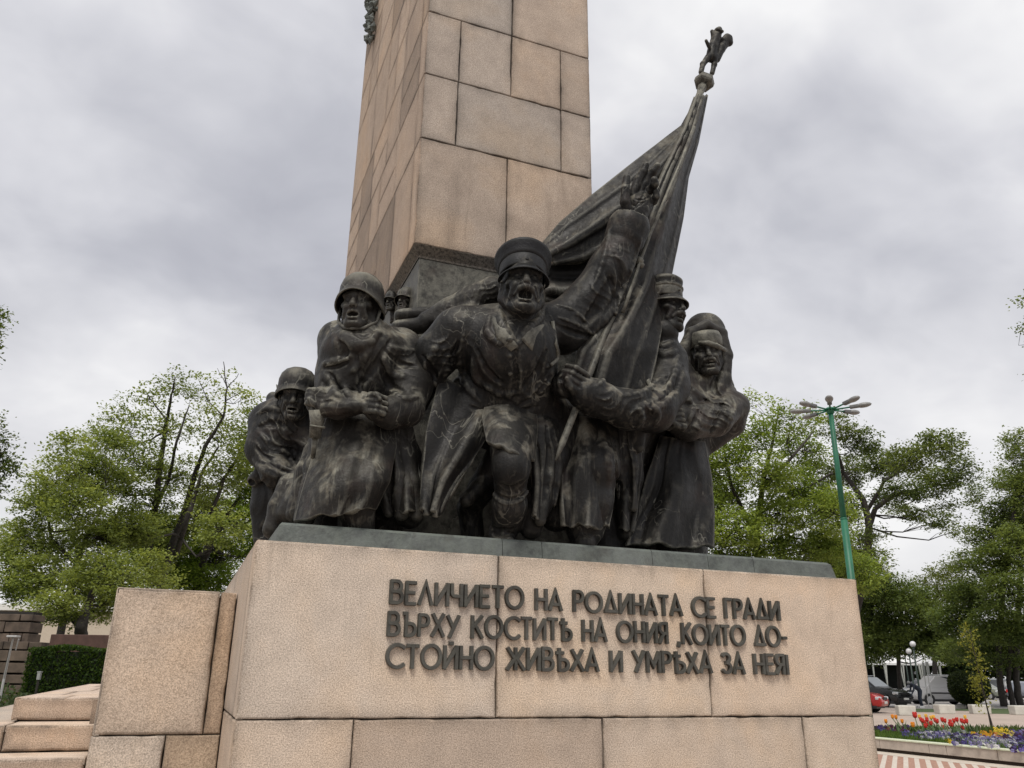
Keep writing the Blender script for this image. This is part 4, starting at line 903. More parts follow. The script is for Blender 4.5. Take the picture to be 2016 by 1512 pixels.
    mb = MB(); mb.box((0, 0, 0), (.06, W*.42, .13), 0, .02, M=Matrix.Translation(w3(xn-.03, 0, zl_-.02)) @ Rz)
    for q_ in (-.03, .03): mb.box((0, 0, q_), (.075, W*.40, .018), 0, .004, M=Matrix.Translation(w3(xn-.03, 0, zl_-.02)) @ Rz)
    mb.build('grille', BLK, root)
    mb = MB(); mb.box((0, 0, 0), (.04, .50, .11), 0, .01, M=Matrix.Translation(w3(xn+.005, 0, .48)) @ Rz); mb.build('number_plate', PLATE, root); mb = MB(); mb.box((0, 0, 0), (.04, .50, .11), 0, .01, M=Matrix.Translation(w3(xt-.005, 0, .62)) @ Rz); mb.build('number_plate', PLATE, root)
    mb = MB(); mb.box((0, 0, 0), (xn-xt-.5, W*.98, .14), 0, .03, M=Matrix.Translation(w3((xn+xt)/2, 0, .27)) @ Rz)
    if stripe:
        for sg in (-1, 1): m2 = MB(); m2.box((0, 0, 0), (1.9, .03, .09), 0, .01, M=Matrix.Translation(w3(.1, sg*W/2, .72)) @ Rz); m2.build('rub_strip', BLK, root)
    mb.build('sill_trim', BLK, root)
    for sg in (-1, 1): mb = MB(); mb.tube([sp3(lerp(xr0, xr1, .1), zt_+.015, sg*.86, 0), sp3(lerp(xr0, xr1, .9), zt_+.02, sg*.86, 0)], .018, 6); mb.build('roof_rail', CHR, root)
    return root
right_v = np.array([math.cos(YAW+.32), -math.sin(YAW+.32)]); tow = np.array([-math.sin(YAW+.32), -math.cos(YAW+.32)])
SUVp = [(-2.2, .35), (-2.25, .75), (-2.15, 1.02), (.95, 1.05), (1.75, .96), (2.22, .80), (2.30, .55), (2.2, .30)]; SUVg = [(-2.1, 1.0), (-1.75, 1.60), (-.9, 1.70), (.15, 1.66), (1.05, 1.02)]
HATp = [(-1.9, .33), (-1.98, .62), (-1.9, .92), (.85, .96), (1.6, .86), (1.95, .70), (2.0, .48), (1.9, .30)]; HATg = [(-1.85, .9), (-1.45, 1.40), (-.7, 1.50), (.15, 1.46), (.95, .94)]
VANp = [(-2.0, .33), (-2.06, .70), (-2.02, 1.08), (1.15, 1.10), (1.75, .98), (2.02, .80), (2.06, .52), (1.95, .30)]; VANg = [(-1.99, 1.05), (-1.90, 1.74), (-1.1, 1.83), (.55, 1.78), (1.3, 1.08)]
P = gp(1708, 49.2); car('black_suv', 'black SUV facing right with pale windscreen, nearest the pedestal', P, right_v*.80+tow*.60, SUVp, SUVg, 1.86, paint('black_paint', (.016, .016, .018)), (1.40, -1.35), .36)
P = gp(1846, 54.5); car('silver_van', 'silver small passenger van with dark side rub strip, half behind the round bush', P, -right_v*.93+tow*.36, VANp, VANg, 1.72, paint('silver_paint', (.46, .455, .46), .3), (1.22, -1.35), .31, 'van', stripe=True)
P = gp(1813, 63); car('dark_hatchback', 'dark hatchback parked behind the bending person', P, -right_v*.75+tow*.66, HATp, HATg, 1.70, paint('dark_paint', (.03, .032, .04)), (1.22, -1.2), .30)
P = gp(1655, 41.0); car('red_car', 'bright red car with only its nose showing past the pedestal corner', P, right_v*.93+tow*.30, HATp, HATg, 1.68, paint('red_paint', (.42, .022, .02)), (1.22, -1.2), .30)
P = gp(1930, 70); car('pale_car', 'pale green-grey car behind the leaning sapling', P, right_v*.7+tow*.7, HATp, HATg, 1.70, paint('grey_green_paint', (.20, .21, .17)), (1.22, -1.2), .30)
P = gp(1971, 75); car('dark_red_tailed_car', 'dark grey car parked between the pale car and the estate car', P, right_v*.35-tow*.93, SUVp, SUVg, 1.75, paint('charcoal_paint', (.07, .075, .08)), (1.40, -1.35), .33)
P = gp(2010, 69); car('grey_estate_car', 'steel grey estate car showing its rear and red lamp at the right edge', P, right_v*.42-tow*.90, HATp, HATg, 1.78, paint('steel_paint', (.17, .18, .21)), (1.22, -1.2), .31)

# ------------------------------------------------------------------ person bending by the cars
def skin_person(P, k, face):
    root = empty('person', (P[0], P[1], 0), 'person in dark blue clothes and white shoes bending over by the black SUV', 'person')
    fx = np.array([face[0], face[1], 0.]); sd_ = np.array([-fx[1], fx[0], 0.]); O = np.array([P[0], P[1], 0])
    def w3(f, s, z): return tuple(O+fx*f+sd_*s+np.array([0, 0, z])-np.array(root.location))
    J = {'pel': (0, 0, .98, .16), 'spi': (.16, 0, 1.12, .15), 'che': (.36, 0, 1.24, .165), 'nec': (.50, 0, 1.30, .06), 'hea': (.60, 0, 1.33, .10), 'hd2': (.67, 0, 1.34, .08)}
    E = [('pel', 'spi'), ('spi', 'che'), ('che', 'nec'), ('nec', 'hea'), ('hea', 'hd2')]
    for s, n in ((-1, 'l'), (1, 'r')):
        J.update({'hip'+n: (-.02, s*.10, .92, .10), 'kne'+n: (.07, s*.11, .50, .065), 'ank'+n: (-.02, s*.11, .09, .045), 'toe'+n: (.14, s*.12, .045, .04),
                  'sho'+n: (.40, s*.19, 1.24, .07), 'elb'+n: (.46, s*.22, .96, .05), 'wri'+n: (.58, s*.18, .76, .035), 'han'+n: (.63, s*.17, .68, .035)})
        E += [('pel', 'hip'+n), ('hip'+n, 'kne'+n), ('kne'+n, 'ank'+n), ('ank'+n, 'toe'+n), ('che', 'sho'+n), ('sho'+n, 'elb'+n), ('elb'+n, 'wri'+n), ('wri'+n, 'han'+n)]
        for q_, (df, ds, dz) in enumerate(((.07, .02, -.06), (.08, .0, -.08), (.07, -.02, -.085), (.055, -.035, -.075), (.05, .045, -.03))):
            J['f%d' % q_+n] = (.63+df, s*(.17+ds), .68+dz, .010); E.append(('han'+n, 'f%d' % q_+n))
    ks = list(J); me = bpy.data.meshes.new('body'); me.from_pydata([w3(*J[q_][:3]) for q_ in ks], [(ks.index(a), ks.index(b)) for a, b in E], [])
    o = bpy.data.objects.new('body', me); scene.collection.objects.link(o); o.parent = root
    md = o.modifiers.new('skin', 'SKIN')
    for i, q_ in enumerate(ks): me.skin_vertices[0].data[i].radius = (J[q_][3],)*2
    me.skin_vertices[0].data[0].use_root = True
    o.modifiers.new('sub', 'SUBSURF').levels = 1; o.modifiers['sub'].render_levels = 1
    me.materials.append(plain('navy_clothes', (.028, .036, .055), .85, var=.2, vs=12))
    for s in (-1, 1): mb = MB(); mb.box(tuple(O+fx*.06+sd_*s*.115+np.array([0, 0, .05])), (.30, .11, .11), math.atan2(fx[1], fx[0]), .03); mb.build('shoe', plain('white_shoe', (.7, .7, .7), .6), root)
    mb = MB(); mb.lathe([(.105*max(.03, math.sin(a)), -.11*math.cos(a)) for a in np.linspace(1.1, math.pi, 8)], 12, Matrix.Translation(O+fx*.61+np.array([0, 0, 1.36]))); mb.build('hair', plain('grey_hair', (.22, .22, .22), .9), root, True)
P = gp(1807, 47.8); skin_person(P, 1, -right_v*.9+tow*.3)

# ------------------------------------------------------------------ planting in the bed
rg = np.random.default_rng(51)
def blades(name, label, cat, pts, h, wdt, cols, seed, lean=.35):
    rg = np.random.default_rng(seed); n = len(pts); a = rg.uniform(0, 2*math.pi, n); d = np.stack([np.cos(a), np.sin(a), 0*a], 1); H = h*rg.uniform(.5, 1.2, n)[:, None]
    lx = rand_unit(n, rg)*lean; tip = pts+np.concatenate([lx[:, :2]*H, H], 1); mid = pts+np.concatenate([lx[:, :2]*H*.35, H*.55], 1)
    V = np.stack([pts-d*wdt/2, pts+d*wdt/2, mid+d*wdt*.35, tip, mid-d*wdt*.35], 1).reshape(-1, 3); Q = np.arange(n*5).reshape(-1, 5); u = rg.uniform(0, 1, (n, 1))
    o = quads(name, V, Q, LEAF, None, {'col': np.array(cols[0])*(1-u)+np.array(cols[1])*u}); return tag(o, label, cat, kind='stuff')
n = 26000; s = rg.uniform(-3.5, KL-8, n); w_ = rg.uniform(.28, 1.9, n)**1; pts = np.array([[*kp(a, b), .19] for a, b in zip(s, w_)])
blades('grass', 'green grass strip along the kerb of the flower bed', 'grass', pts, .17, .028, ((.05, .10, .018), (.13, .20, .045)), 52)
# pansies: low mounds of five-petalled flowers
def pansies(specs):
    V, Q, K = [], [], []; rg = np.random.default_rng(53)
    for (px0, px1, y0, y1, n, pal) in specs:
        for _ in range(n):
            px, py = rg.uniform(px0, px1), rg.uniform(y0, y1)
            P = atZ(px, py, .30+rg.uniform(-.05, .05)); col = np.array(pal[rg.integers(len(pal))])*rg.uniform(.75, 1.15)
            nrm = np.array([-CF[0], -CF[1], .55])+rg.normal(0, .45, 3); nrm /= np.linalg.norm(nrm); a = np.cross(nrm, [0, 0, 1.]); a /= np.linalg.norm(a); b = np.cross(nrm, a); r = rg.uniform(.034, .055)
            for k in range(5):
                t0 = k*2*math.pi/5+rg.uniform(-.2, .2); c = [math.cos(t0), math.sin(t0)]; e = [-c[1], c[0]]; bb = len(V)
                kk = 1 if k else .55
                for (m1, m2, o_) in ((.10, 0, 0), (.7, .55, .1), (1.15, 0, -.05), (.7, -.55, .1)):
                    V.append(P+(a*(c[0]*m1+e[0]*m2)+b*(c[1]*m1+e[1]*m2)+nrm*o_*.5)*r)
                Q.append((bb, bb+1, bb+2, bb+3)); K.append(col*kk)
    o = quads('pansies', np.array(V), np.array(Q), LEAF, None, {'col': np.array(K)}); return tag(o, 'mixed violet, white and yellow pansies massed in the flower bed', 'pansies', kind='stuff')
VI = [(.065, .045, .20), (.10, .08, .30), (.20, .18, .42), (.045, .03, .10)]; PU = [(.07, .022, .06), (.09, .03, .05), (.05, .02, .07)]; YE = [(.62, .42, .03), (.60, .28, .03)]; LV = [(.34, .33, .48), (.5, .5, .58), (.22, .2, .38)]
pansies([(1722, 1790, 1429, 1440, 85, PU+VI[:1]), (1745, 1765, 1433, 1438, 8, [(.35, .06, .03)]), (1776, 1810, 1441, 1452, 60, VI), (1810, 1870, 1440, 1454, 190, VI+LV), (1870, 1925, 1445, 1464, 150, VI+LV[:1]), (1905, 1960, 1448, 1464, 120, VI[:3]+LV), (1925, 2000, 1452, 1470, 210, LV), (1990, 2030, 1438, 1478, 210, VI+PU[:1]), (1955, 1990, 1446, 1456, 50, VI+PU), (1911, 1922, 1441, 1451, 16, YE), (1930, 1955, 1441, 1452, 34, YE), (1958, 1982, 1434, 1448, 44, [(.66, .5, .05)]), (1984, 1998, 1439, 1448, 14, [(.62, .5, .12)]), (1958, 1970, 1445, 1453, 16, [(.5, .2, .05)]), (1858, 1874, 1453, 1461, 20, [(.5, .36, .02)]), (1840, 1905, 1436, 1446, 60, [(.4, .42, .30), (.3, .33, .4)])])
n = 4200; px = rg.uniform(1718, 2030, n); py = rg.uniform(1434, 1478, n); pts = np.array([atZ(a, min(b, 1446+.11*(a-1718)), .2) for a, b in zip(px, py)])
blades('pansy_leaves', 'low green leaves under the pansies', 'leaves', pts, .13, .04, ((.03, .06, .015), (.08, .12, .03)), 54, .6)
# tulips
TR = plain('tulip_red', (.52, .025, .015), .45, var=.2, vs=30); TO = plain('tulip_orange', (.70, .24, .012), .45, var=.2, vs=30); TY = plain('tulip_yellow', (.75, .42, .05), .45, var=.2, vs=30); STM = plain('tulip_stem', (.055, .10, .03), .7)
def tulip(px, py, yb, m, label, grp, sc=1.):
    sc *= .88
    D = (1.6-.19)*FPX/(yb-(1324+.0153*(px-1008))); Tp = atD(px, py, D); Bs = gp(px, D, .19)
    root = empty('tulip', Bs, label, 'tulip', grp); rg = np.random.default_rng(int(px*7+py)); h = .058*sc
    mb = MB()
    mb.lathe([(.012, -h), (h*.62, -h*.75), (h*.80, -.1*h), (h*.72, h*.55), (h*.52, h*.72)], 9, Matrix.Translation(Tp))
    for k in range(6):
        a = k*math.pi/3+rg.uniform(-.1, .1); d = np.array([math.cos(a), math.sin(a), 0]); e = np.array([-d[1], d[0], 0])
        V = [Tp+d*h*.70-e*h*.42+[0, 0, .2*h], Tp+d*h*.70+e*h*.42+[0, 0, .2*h], Tp+d*h*.74+e*h*.25+[0, 0, .8*h], Tp+d*h*.62+[0, 0, 1.2*h], Tp+d*h*.74-e*h*.25+[0, 0, .8*h]]; V2 = [v-d*.008 for v in V]
        mb.add(V+V2, [(0, 1, 2, 3, 4), (9, 8, 7, 6, 5)]+[(i, i+5, (i+1) % 5+5, (i+1) % 5) for i in range(5)])
    mb.build('bloom', m, root, False)
    mb = MB(); mb.tube([Bs, (Bs+Tp)/2+rg.normal(0, .015, 3), Tp-np.array([0, 0, h])], .011, 5)
    for k in range(3):
        a = rg.uniform(0, 6.28); d = np.array([math.cos(a), math.sin(a), 0]); e = np.array([-d[1], d[0], 0]); H = (Tp-Bs)[2]*rg.uniform(.6, .9)
        V = [Bs-e*.02, Bs+e*.02, Bs+d*.06+e*.03+[0, 0, H*.5], Bs+d*.13+[0, 0, H], Bs+d*.06-e*.03+[0, 0, H*.5]]; V2 = [np.array(v)-d*.006 for v in V]
        mb.add(V+V2, [(0, 1, 2, 3, 4), (9, 8, 7, 6, 5)]+[(i, i+5, (i+1) % 5+5, (i+1) % 5) for i in range(5)])
    mb.build('stem', STM, root)
reds = [(1813, 1417), (1821, 1422), (1825, 1417), (1828, 1427), (1816, 1419), (1833, 1424), (1841, 1418), (1845, 1420), (1855, 1417), (1860, 1419), (1871, 1421), (1875, 1427), (1878, 1419), (1884, 1417), (1893, 1419), (1898, 1421), (1903, 1420), (1895, 1433), (1856, 1432), (1870, 1426), (1822, 1429)]
tulip(1801, 1408, 1441, TR, 'tallest red tulip standing left of the red tulip row', None, 1.45)
for i, (a, b) in enumerate(reds): tulip(a, b, 1440+(i % 3)*2, TR, 'red tulip in the row before the path', 'red tulips in the row', 1.05)
for i, (a, b) in enumerate(((1757, 1411), (1764, 1412), (1744, 1420), (1776, 1420))): tulip(a, b, 1438, TO, 'orange tulip above the dark pansies left of the red row', 'orange tulips left of the red row', 1.0)
tulip(1797, 1427, 1443, TO, 'orange tulip low beside the tallest red tulip', None, 1.25)
for a, b in ((1810, 1411), (1823, 1410), (1833, 1413), (1838, 1412), (1900, 1412)): tulip(a, b, 1439, TY, 'yellow tulip behind the red tulips', 'yellow tulips behind the red row', .95)
# sapling
sr = empty('young_sapling', (*gp(1953, 27.3)[:2], .05), 'thin leaning sapling with yellow-green leaves in front of the round bush', 'sapling')
DS = 27.3; k = DS/FPX; mb = MB(); tr_ = [(1953, 1437, 2.6), (1951, 1424, 2.6), (1945, 1400, 1.4), (1938, 1370, 1.3), (1932, 1345, 1.2), (1924, 1310, 1.1), (1916, 1275, .8), (1910, 1240, .4)]
T = [atD(a, b, DS) for a, b, _ in tr_]; T[0][2] = .0; mb.tube(T, [r*k for _, _, r in tr_], 7)
rg = np.random.default_rng(61); Cc = []; 
for q_ in range(28):
    s_ = rg.uniform(.34, 1)*(len(T)-1); i = min(int(s_), len(T)-2); A = T[i]+(T[i+1]-T[i])*(s_-i); wd = 13*k*(1.1-.55*abs(s_/(len(T)-1)-.72))
    E_ = A+CR*rg.normal(-.15, .62)*wd+np.array([0, 0, rg.uniform(.0, .30)])+CF*rg.normal(0, .2); mb.tube([A, (A+E_)/2+[0, 0, -.03], E_], [.010, .007, .004], 4, False)
    nl = 26; Cc.append(E_+rg.normal(0, 1, (nl, 3))*np.array([.075, .075, .15])-np.array([0, 0, .06]))
mb.build('trunk', BARK, sr, True); Cc = np.concatenate(Cc); V, Q = leaf_quads(Cc, .085, rg, .3); u = rg.uniform(0, 1, (len(Cc), 1))
quads('crown', V, Q, LEAF, sr, {'col': np.array((.13, .15, .03))*(1-u)+np.array((.27, .265, .05))*u})
# ------------------------------------------------------------------ clay: signed-distance sculpting on a voxel grid
def J(px, py, Y): return atY(px, py, Y)
def mpp(P): return depth(P)/FPX
class Clay:
    def __init__(s, lo, hi, vox):
        s.lo = np.array(lo, float); s.vox = vox; s.n = np.ceil((np.array(hi)-s.lo)/vox).astype(int)+1
        s.D = np.full(s.n, .2, np.float32)
    def _win(s, lo, hi):
        a = np.clip(np.floor((lo-s.lo)/s.vox).astype(int), 0, s.n); b = np.clip(np.ceil((hi-s.lo)/s.vox).astype(int)+1, 0, s.n)
        if np.any(b <= a): return None
        sl = tuple(slice(i, j) for i, j in zip(a, b))
        g = [((np.arange(i, j)*s.vox+l).astype(np.float32)) for i, j, l in zip(a, b, s.lo)]
        return sl, g[0][:, None, None], g[1][None, :, None], g[2][None, None, :]
    def _put(s, sl, d, k, op):
        A = s.D[sl]
        if op == 'add': 
            h = np.maximum(k-np.abs(A-d), 0)/k; s.D[sl] = np.minimum(A, d)-h*h*k*.25
        else:
            h = np.maximum(k-np.abs(A+d), 0)/k; s.D[sl] = np.maximum(A, -d)+h*h*k*.25
    def cap(s, a, b, ra, rb, k=.03, op='add', flat=None):
        """tapered limb from a to b; flat=(direction, factor) thins it along that direction"""
        a = np.array(a, float); b = np.array(b, float); m = max(ra, rb)+k+2*s.vox
        w_ = s._win(np.minimum(a, b)-m, np.maximum(a, b)+m)
        if w_ is None: return s
        sl, x, y, z = w_; ab = b-a; L2 = ab@ab+1e-12
        px, py, pz = x-a[0], y-a[1], z-a[2]
        t = np.clip((px*ab[0]+py*ab[1]+pz*ab[2])/L2, 0, 1)
        qx, qy, qz = px-t*ab[0], py-t*ab[1], pz-t*ab[2]
        if flat is not None:
            n = np.array(flat[0], float); n /= np.linalg.norm(n); f = 1/flat[1]-1
            dn = (qx*n[0]+qy*n[1]+qz*n[2])*f
            d = np.sqrt((qx+dn*n[0])**2+(qy+dn*n[1])**2+(qz+dn*n[2])**2)-(ra+(rb-ra)*t)
            d = d*np.where(d > 0, 1, flat[1]+.2)
        else: d = np.sqrt(qx*qx+qy*qy+qz*qz)-(ra+(rb-ra)*t)
        s._put(sl, d.astype(np.float32), k, op); return s
    def chain(s, pts, k=.03, op='add', flat=None):
        for (a, ra), (b, rb) in zip(pts[:-1], pts[1:]): s.cap(a, b, ra, rb, k, op, flat)
        return s
    def ell(s, c, r, B=None, k=.03, op='add'):
        c = np.array(c, float); r = np.array(r, float); m = max(r)+k+2*s.vox
        w_ = s._win(c-m, c+m)
        if w_ is None: return s
        sl, x, y, z = w_; B = np.eye(3) if B is None else np.asarray(B)
        dx, dy, dz = x-c[0], y-c[1], z-c[2]
        q = [(dx*b[0]+dy*b[1]+dz*b[2])/rr for b, rr in zip(B, r)]
        k0 = np.sqrt(q[0]**2+q[1]**2+q[2]**2)+1e-6; k1 = np.sqrt((q[0]/r[0])**2+(q[1]/r[1])**2+(q[2]/r[2])**2)+1e-6
        s._put(sl, (k0*(k0-1)/k1).astype(np.float32), k, op); return s
    # pixel-space conveniences: (px,py,Y,r_px)
    def P(s, q): 
        p = J(q[0], q[1], q[2]); return p, q[3]*mpp(p)
    def limb(s, *qs, k=.03, op='add', flat=None): return s.chain([s.P(q) for q in qs], k, op, flat)
    def blob(s, q, rx, ry, rz, k=.03, op='add', rot=0., pitch=0.):
        """ellipsoid at pixel q=(px,py,Y): rx across, ry up (pixels), rz in depth (pixels); rot turns it in the picture"""
        p = J(*q[:3]); m = mpp(p); c_, s_ = math.cos(R_(rot)), math.sin(R_(rot))
        X, U, Fw = np.array([math.cos(YAW), -math.sin(YAW), 0]), EZ, np.array([math.sin(YAW), math.cos(YAW), 0])
        cp, sp = math.cos(R_(pitch)), math.sin(R_(pitch)); U2, F2 = U*cp+Fw*sp, Fw*cp-U*sp
        return s.ell(p, (rx*m, ry*m, rz*m), np.array([X*c_+U2*s_, U2*c_-X*s_, F2]), k, op)
    def hit(s, px, py, Y0=-.6, Y1=1.6):
        a, b = J(px, py, Y0), J(px, py, Y1); n = int(np.linalg.norm(b-a)/(s.vox*.6)); t = np.linspace(0, 1, n)[:, None]; Q = a+(b-a)*t
        I = np.rint((Q-s.lo)/s.vox).astype(int); ok = np.all((I >= 0) & (I < s.n), axis=1)
        d = np.full(n, 1.); d[ok] = s.D[tuple(I[ok].T)]; w_ = np.where(d < 0)[0]
        return None if len(w_) == 0 else Q[w_[0]]
    def stroke(s, pts, r, op='add', k=None, sink=.35, taper=True, step=7., flat=None):
        """draw a ridge (add) or furrow (sub) on the surface along a pixel polyline, r in pixels"""
        Pp = [np.array(p, float) for p in pts]; dense = []
        if len(Pp) > 2:                                     # smooth with Catmull-Rom
            E_ = [2*Pp[0]-Pp[1]]+Pp+[2*Pp[-1]-Pp[-2]]; Pp2 = []
            for i in range(1, len(E_)-2):
                for t in np.linspace(0, 1, 6)[:-1]:
                    p0, p1, p2, p3 = E_[i-1:i+3]
                    Pp2.append(.5*((2*p1)+(-p0+p2)*t+(2*p0-5*p1+4*p2-p3)*t*t+(-p0+3*p1-3*p2+p3)*t**3))
            Pp = Pp2+[Pp[-1]]
        for a, b in zip(Pp[:-1], Pp[1:]):
            n = max(1, int(np.hypot(*(b-a))/step))
            for i in range(n): dense.append(a+(b-a)*i/n)
        dense.append(Pp[-1]); H = []; N_ = len(dense)
        for i, q in enumerate(dense):
            h = s.hit(*q)
            if h is not None:
                m = mpp(h); e = math.sin(math.pi*min(1, max(0, (i+.6)/(N_+.2)))) if taper else 1; rr = r*m*(.35+.65*e)
                H.append((h+_ray(*q)/np.linalg.norm(_ray(*q))*rr*(sink if op == 'add' else -sink), rr))
        for (a, ra), (b, rb) in zip(H[:-1], H[1:]):
            if np.linalg.norm(a-b) < .14: s.cap(a, b, ra, rb, (k if k is not None else 1.1*ra+.004), op, flat)
        return s
    def pixfield(s, fn, poly=None, feather=10., amp=1.):
        """displace by fn(px,py) metres (outward) inside a picture polygon"""
        ix = [np.arange(n)*s.vox+l for n, l in zip(s.n, s.lo)]
        x, y, z = ix[0][:, None, None]-CAM[0], ix[1][None, :, None]-CAM[1], ix[2][None, None, :]-CAM[2]
        msk = np.abs(s.D) < .05; I = np.where(msk)
        X = np.stack([ix[0][I[0]]-CAM[0], ix[1][I[1]]-CAM[1], ix[2][I[2]]-CAM[2]], 1); w_ = X@CF
        u = 1008+FPX*(X@CR)/w_; v = 756-FPX*(X@CU)/w_
        d = fn(u, v)*amp
        if poly is not None:
            P_ = np.array(poly, float); ins = np.zeros(len(u), bool); dist = np.full(len(u), 1e9)
            for a, b in zip(P_, np.roll(P_, -1, 0)):
                c_ = ((a[1] > v) != (b[1] > v)) & (u < (b[0]-a[0])*(v-a[1])/(b[1]-a[1]+1e-9)+a[0]); ins ^= c_
                ab = b-a; t = np.clip(((u-a[0])*ab[0]+(v-a[1])*ab[1])/(ab@ab), 0, 1); dist = np.minimum(dist, np.hypot(u-a[0]-t*ab[0], v-a[1]-t*ab[1]))
            d = d*np.where(ins, np.clip(dist/feather, 0, 1), 0)
        s.D[I] -= d.astype(np.float32); return s
    def pleats(s, pivot, n, amp, poly, seed=0, spread=0.):
        """drapery pleats radiating from a picture point"""
        rg = np.random.default_rng(seed); ph = rg.uniform(0, 6.28, 4)
        def fn(u, v):
            dx, dy = u-pivot[0], v-pivot[1]; a = np.arctan2(dx, dy); r = np.hypot(dx, dy)
            w_ = a+.05*np.sin(r*.03+ph[0])+.03*np.sin(r*.07+ph[1])
            f = .6*np.sin(w_*n+ph[2])+.4*np.sin(w_*n*1.73+ph[3]+r*.01)
            return np.sign(f)*np.abs(f)**.8*np.clip(r/160, .15, 1)
        return s.pixfield(fn, poly, 14., amp)
    def folds(s, ang, freq, amp, poly, seed=0, warp=1., feather=16.):
        """crisp cloth ridges running at picture angle ang (degrees, 0 = level), about one per freq pixels"""
        rg = np.random.default_rng(seed); ph = rg.uniform(0, 6.28, 8); a = R_(ang); ca, sa = math.cos(a), math.sin(a)
        def fn(u, v):
            al, pe = u*ca+v*sa, -u*sa+v*ca
            w_ = pe+warp*(.55*freq*np.sin(al*.9/freq+ph[0]+.6*np.sin(pe/freq*.5+ph[1]))+.3*freq*np.sin(al*1.9/freq+ph[2]))
            q = np.pi*w_/freq; f = (1-np.abs(np.sin(q+ph[3])))**1.5-.30+.5*((1-np.abs(np.sin(q*1.62+ph[4]+al*.35/freq)))**2-.25)
            return f*(.55+.45*np.sin(al*.5/freq+ph[5]))
        return s.pixfield(fn, poly, feather, amp)
    def rough(s, amp, f=1., seed=0):
        """hand-worked unevenness of the cast surface"""
        rg = np.random.default_rng(seed); msk = np.abs(s.D) < .04; I = np.where(msk)
        X = np.stack([I[i]*s.vox+s.lo[i] for i in range(3)], 1); d = np.zeros(len(X))
        for o in range(7):
            k = rand_unit(1, rg)[0]*f*(10*1.55**o); kk = rand_unit(1, rg)[0]*f*(7*1.4**o)
            d += np.sin(X@k+rg.uniform(0, 6.28)+1.3*np.sin(X@kk+rg.uniform(0, 6.28)))/(1.28**o)
        s.D[I] -= (amp*d/2.5).astype(np.float32); return s
    def cut_below(s, z, k=.01):
        zz_ = np.arange(s.n[2])*s.vox+s.lo[2]; s.D = np.maximum(s.D, (z-zz_)[None, None, :].astype(np.float32)); return s
    def geo(s):
        D = np.pad(s.D, 1, constant_values=.2); g = openvdb.FloatGrid(.2)
        g.copyFromArray(np.ascontiguousarray(np.clip(D, -.2, .2).astype(np.float32))); g.transform = openvdb.createLinearTransform(1.0)
        P_, Q = g.convertToQuads(0.0)
        return np.asarray(P_)*s.vox+s.lo-s.vox, np.asarray(Q)
def joined(geos):
    V, Q, b = [], [], 0
    for v, q in geos: V.append(v); Q.append(q+b); b += len(v)
    return np.concatenate(V), np.concatenate(Q)

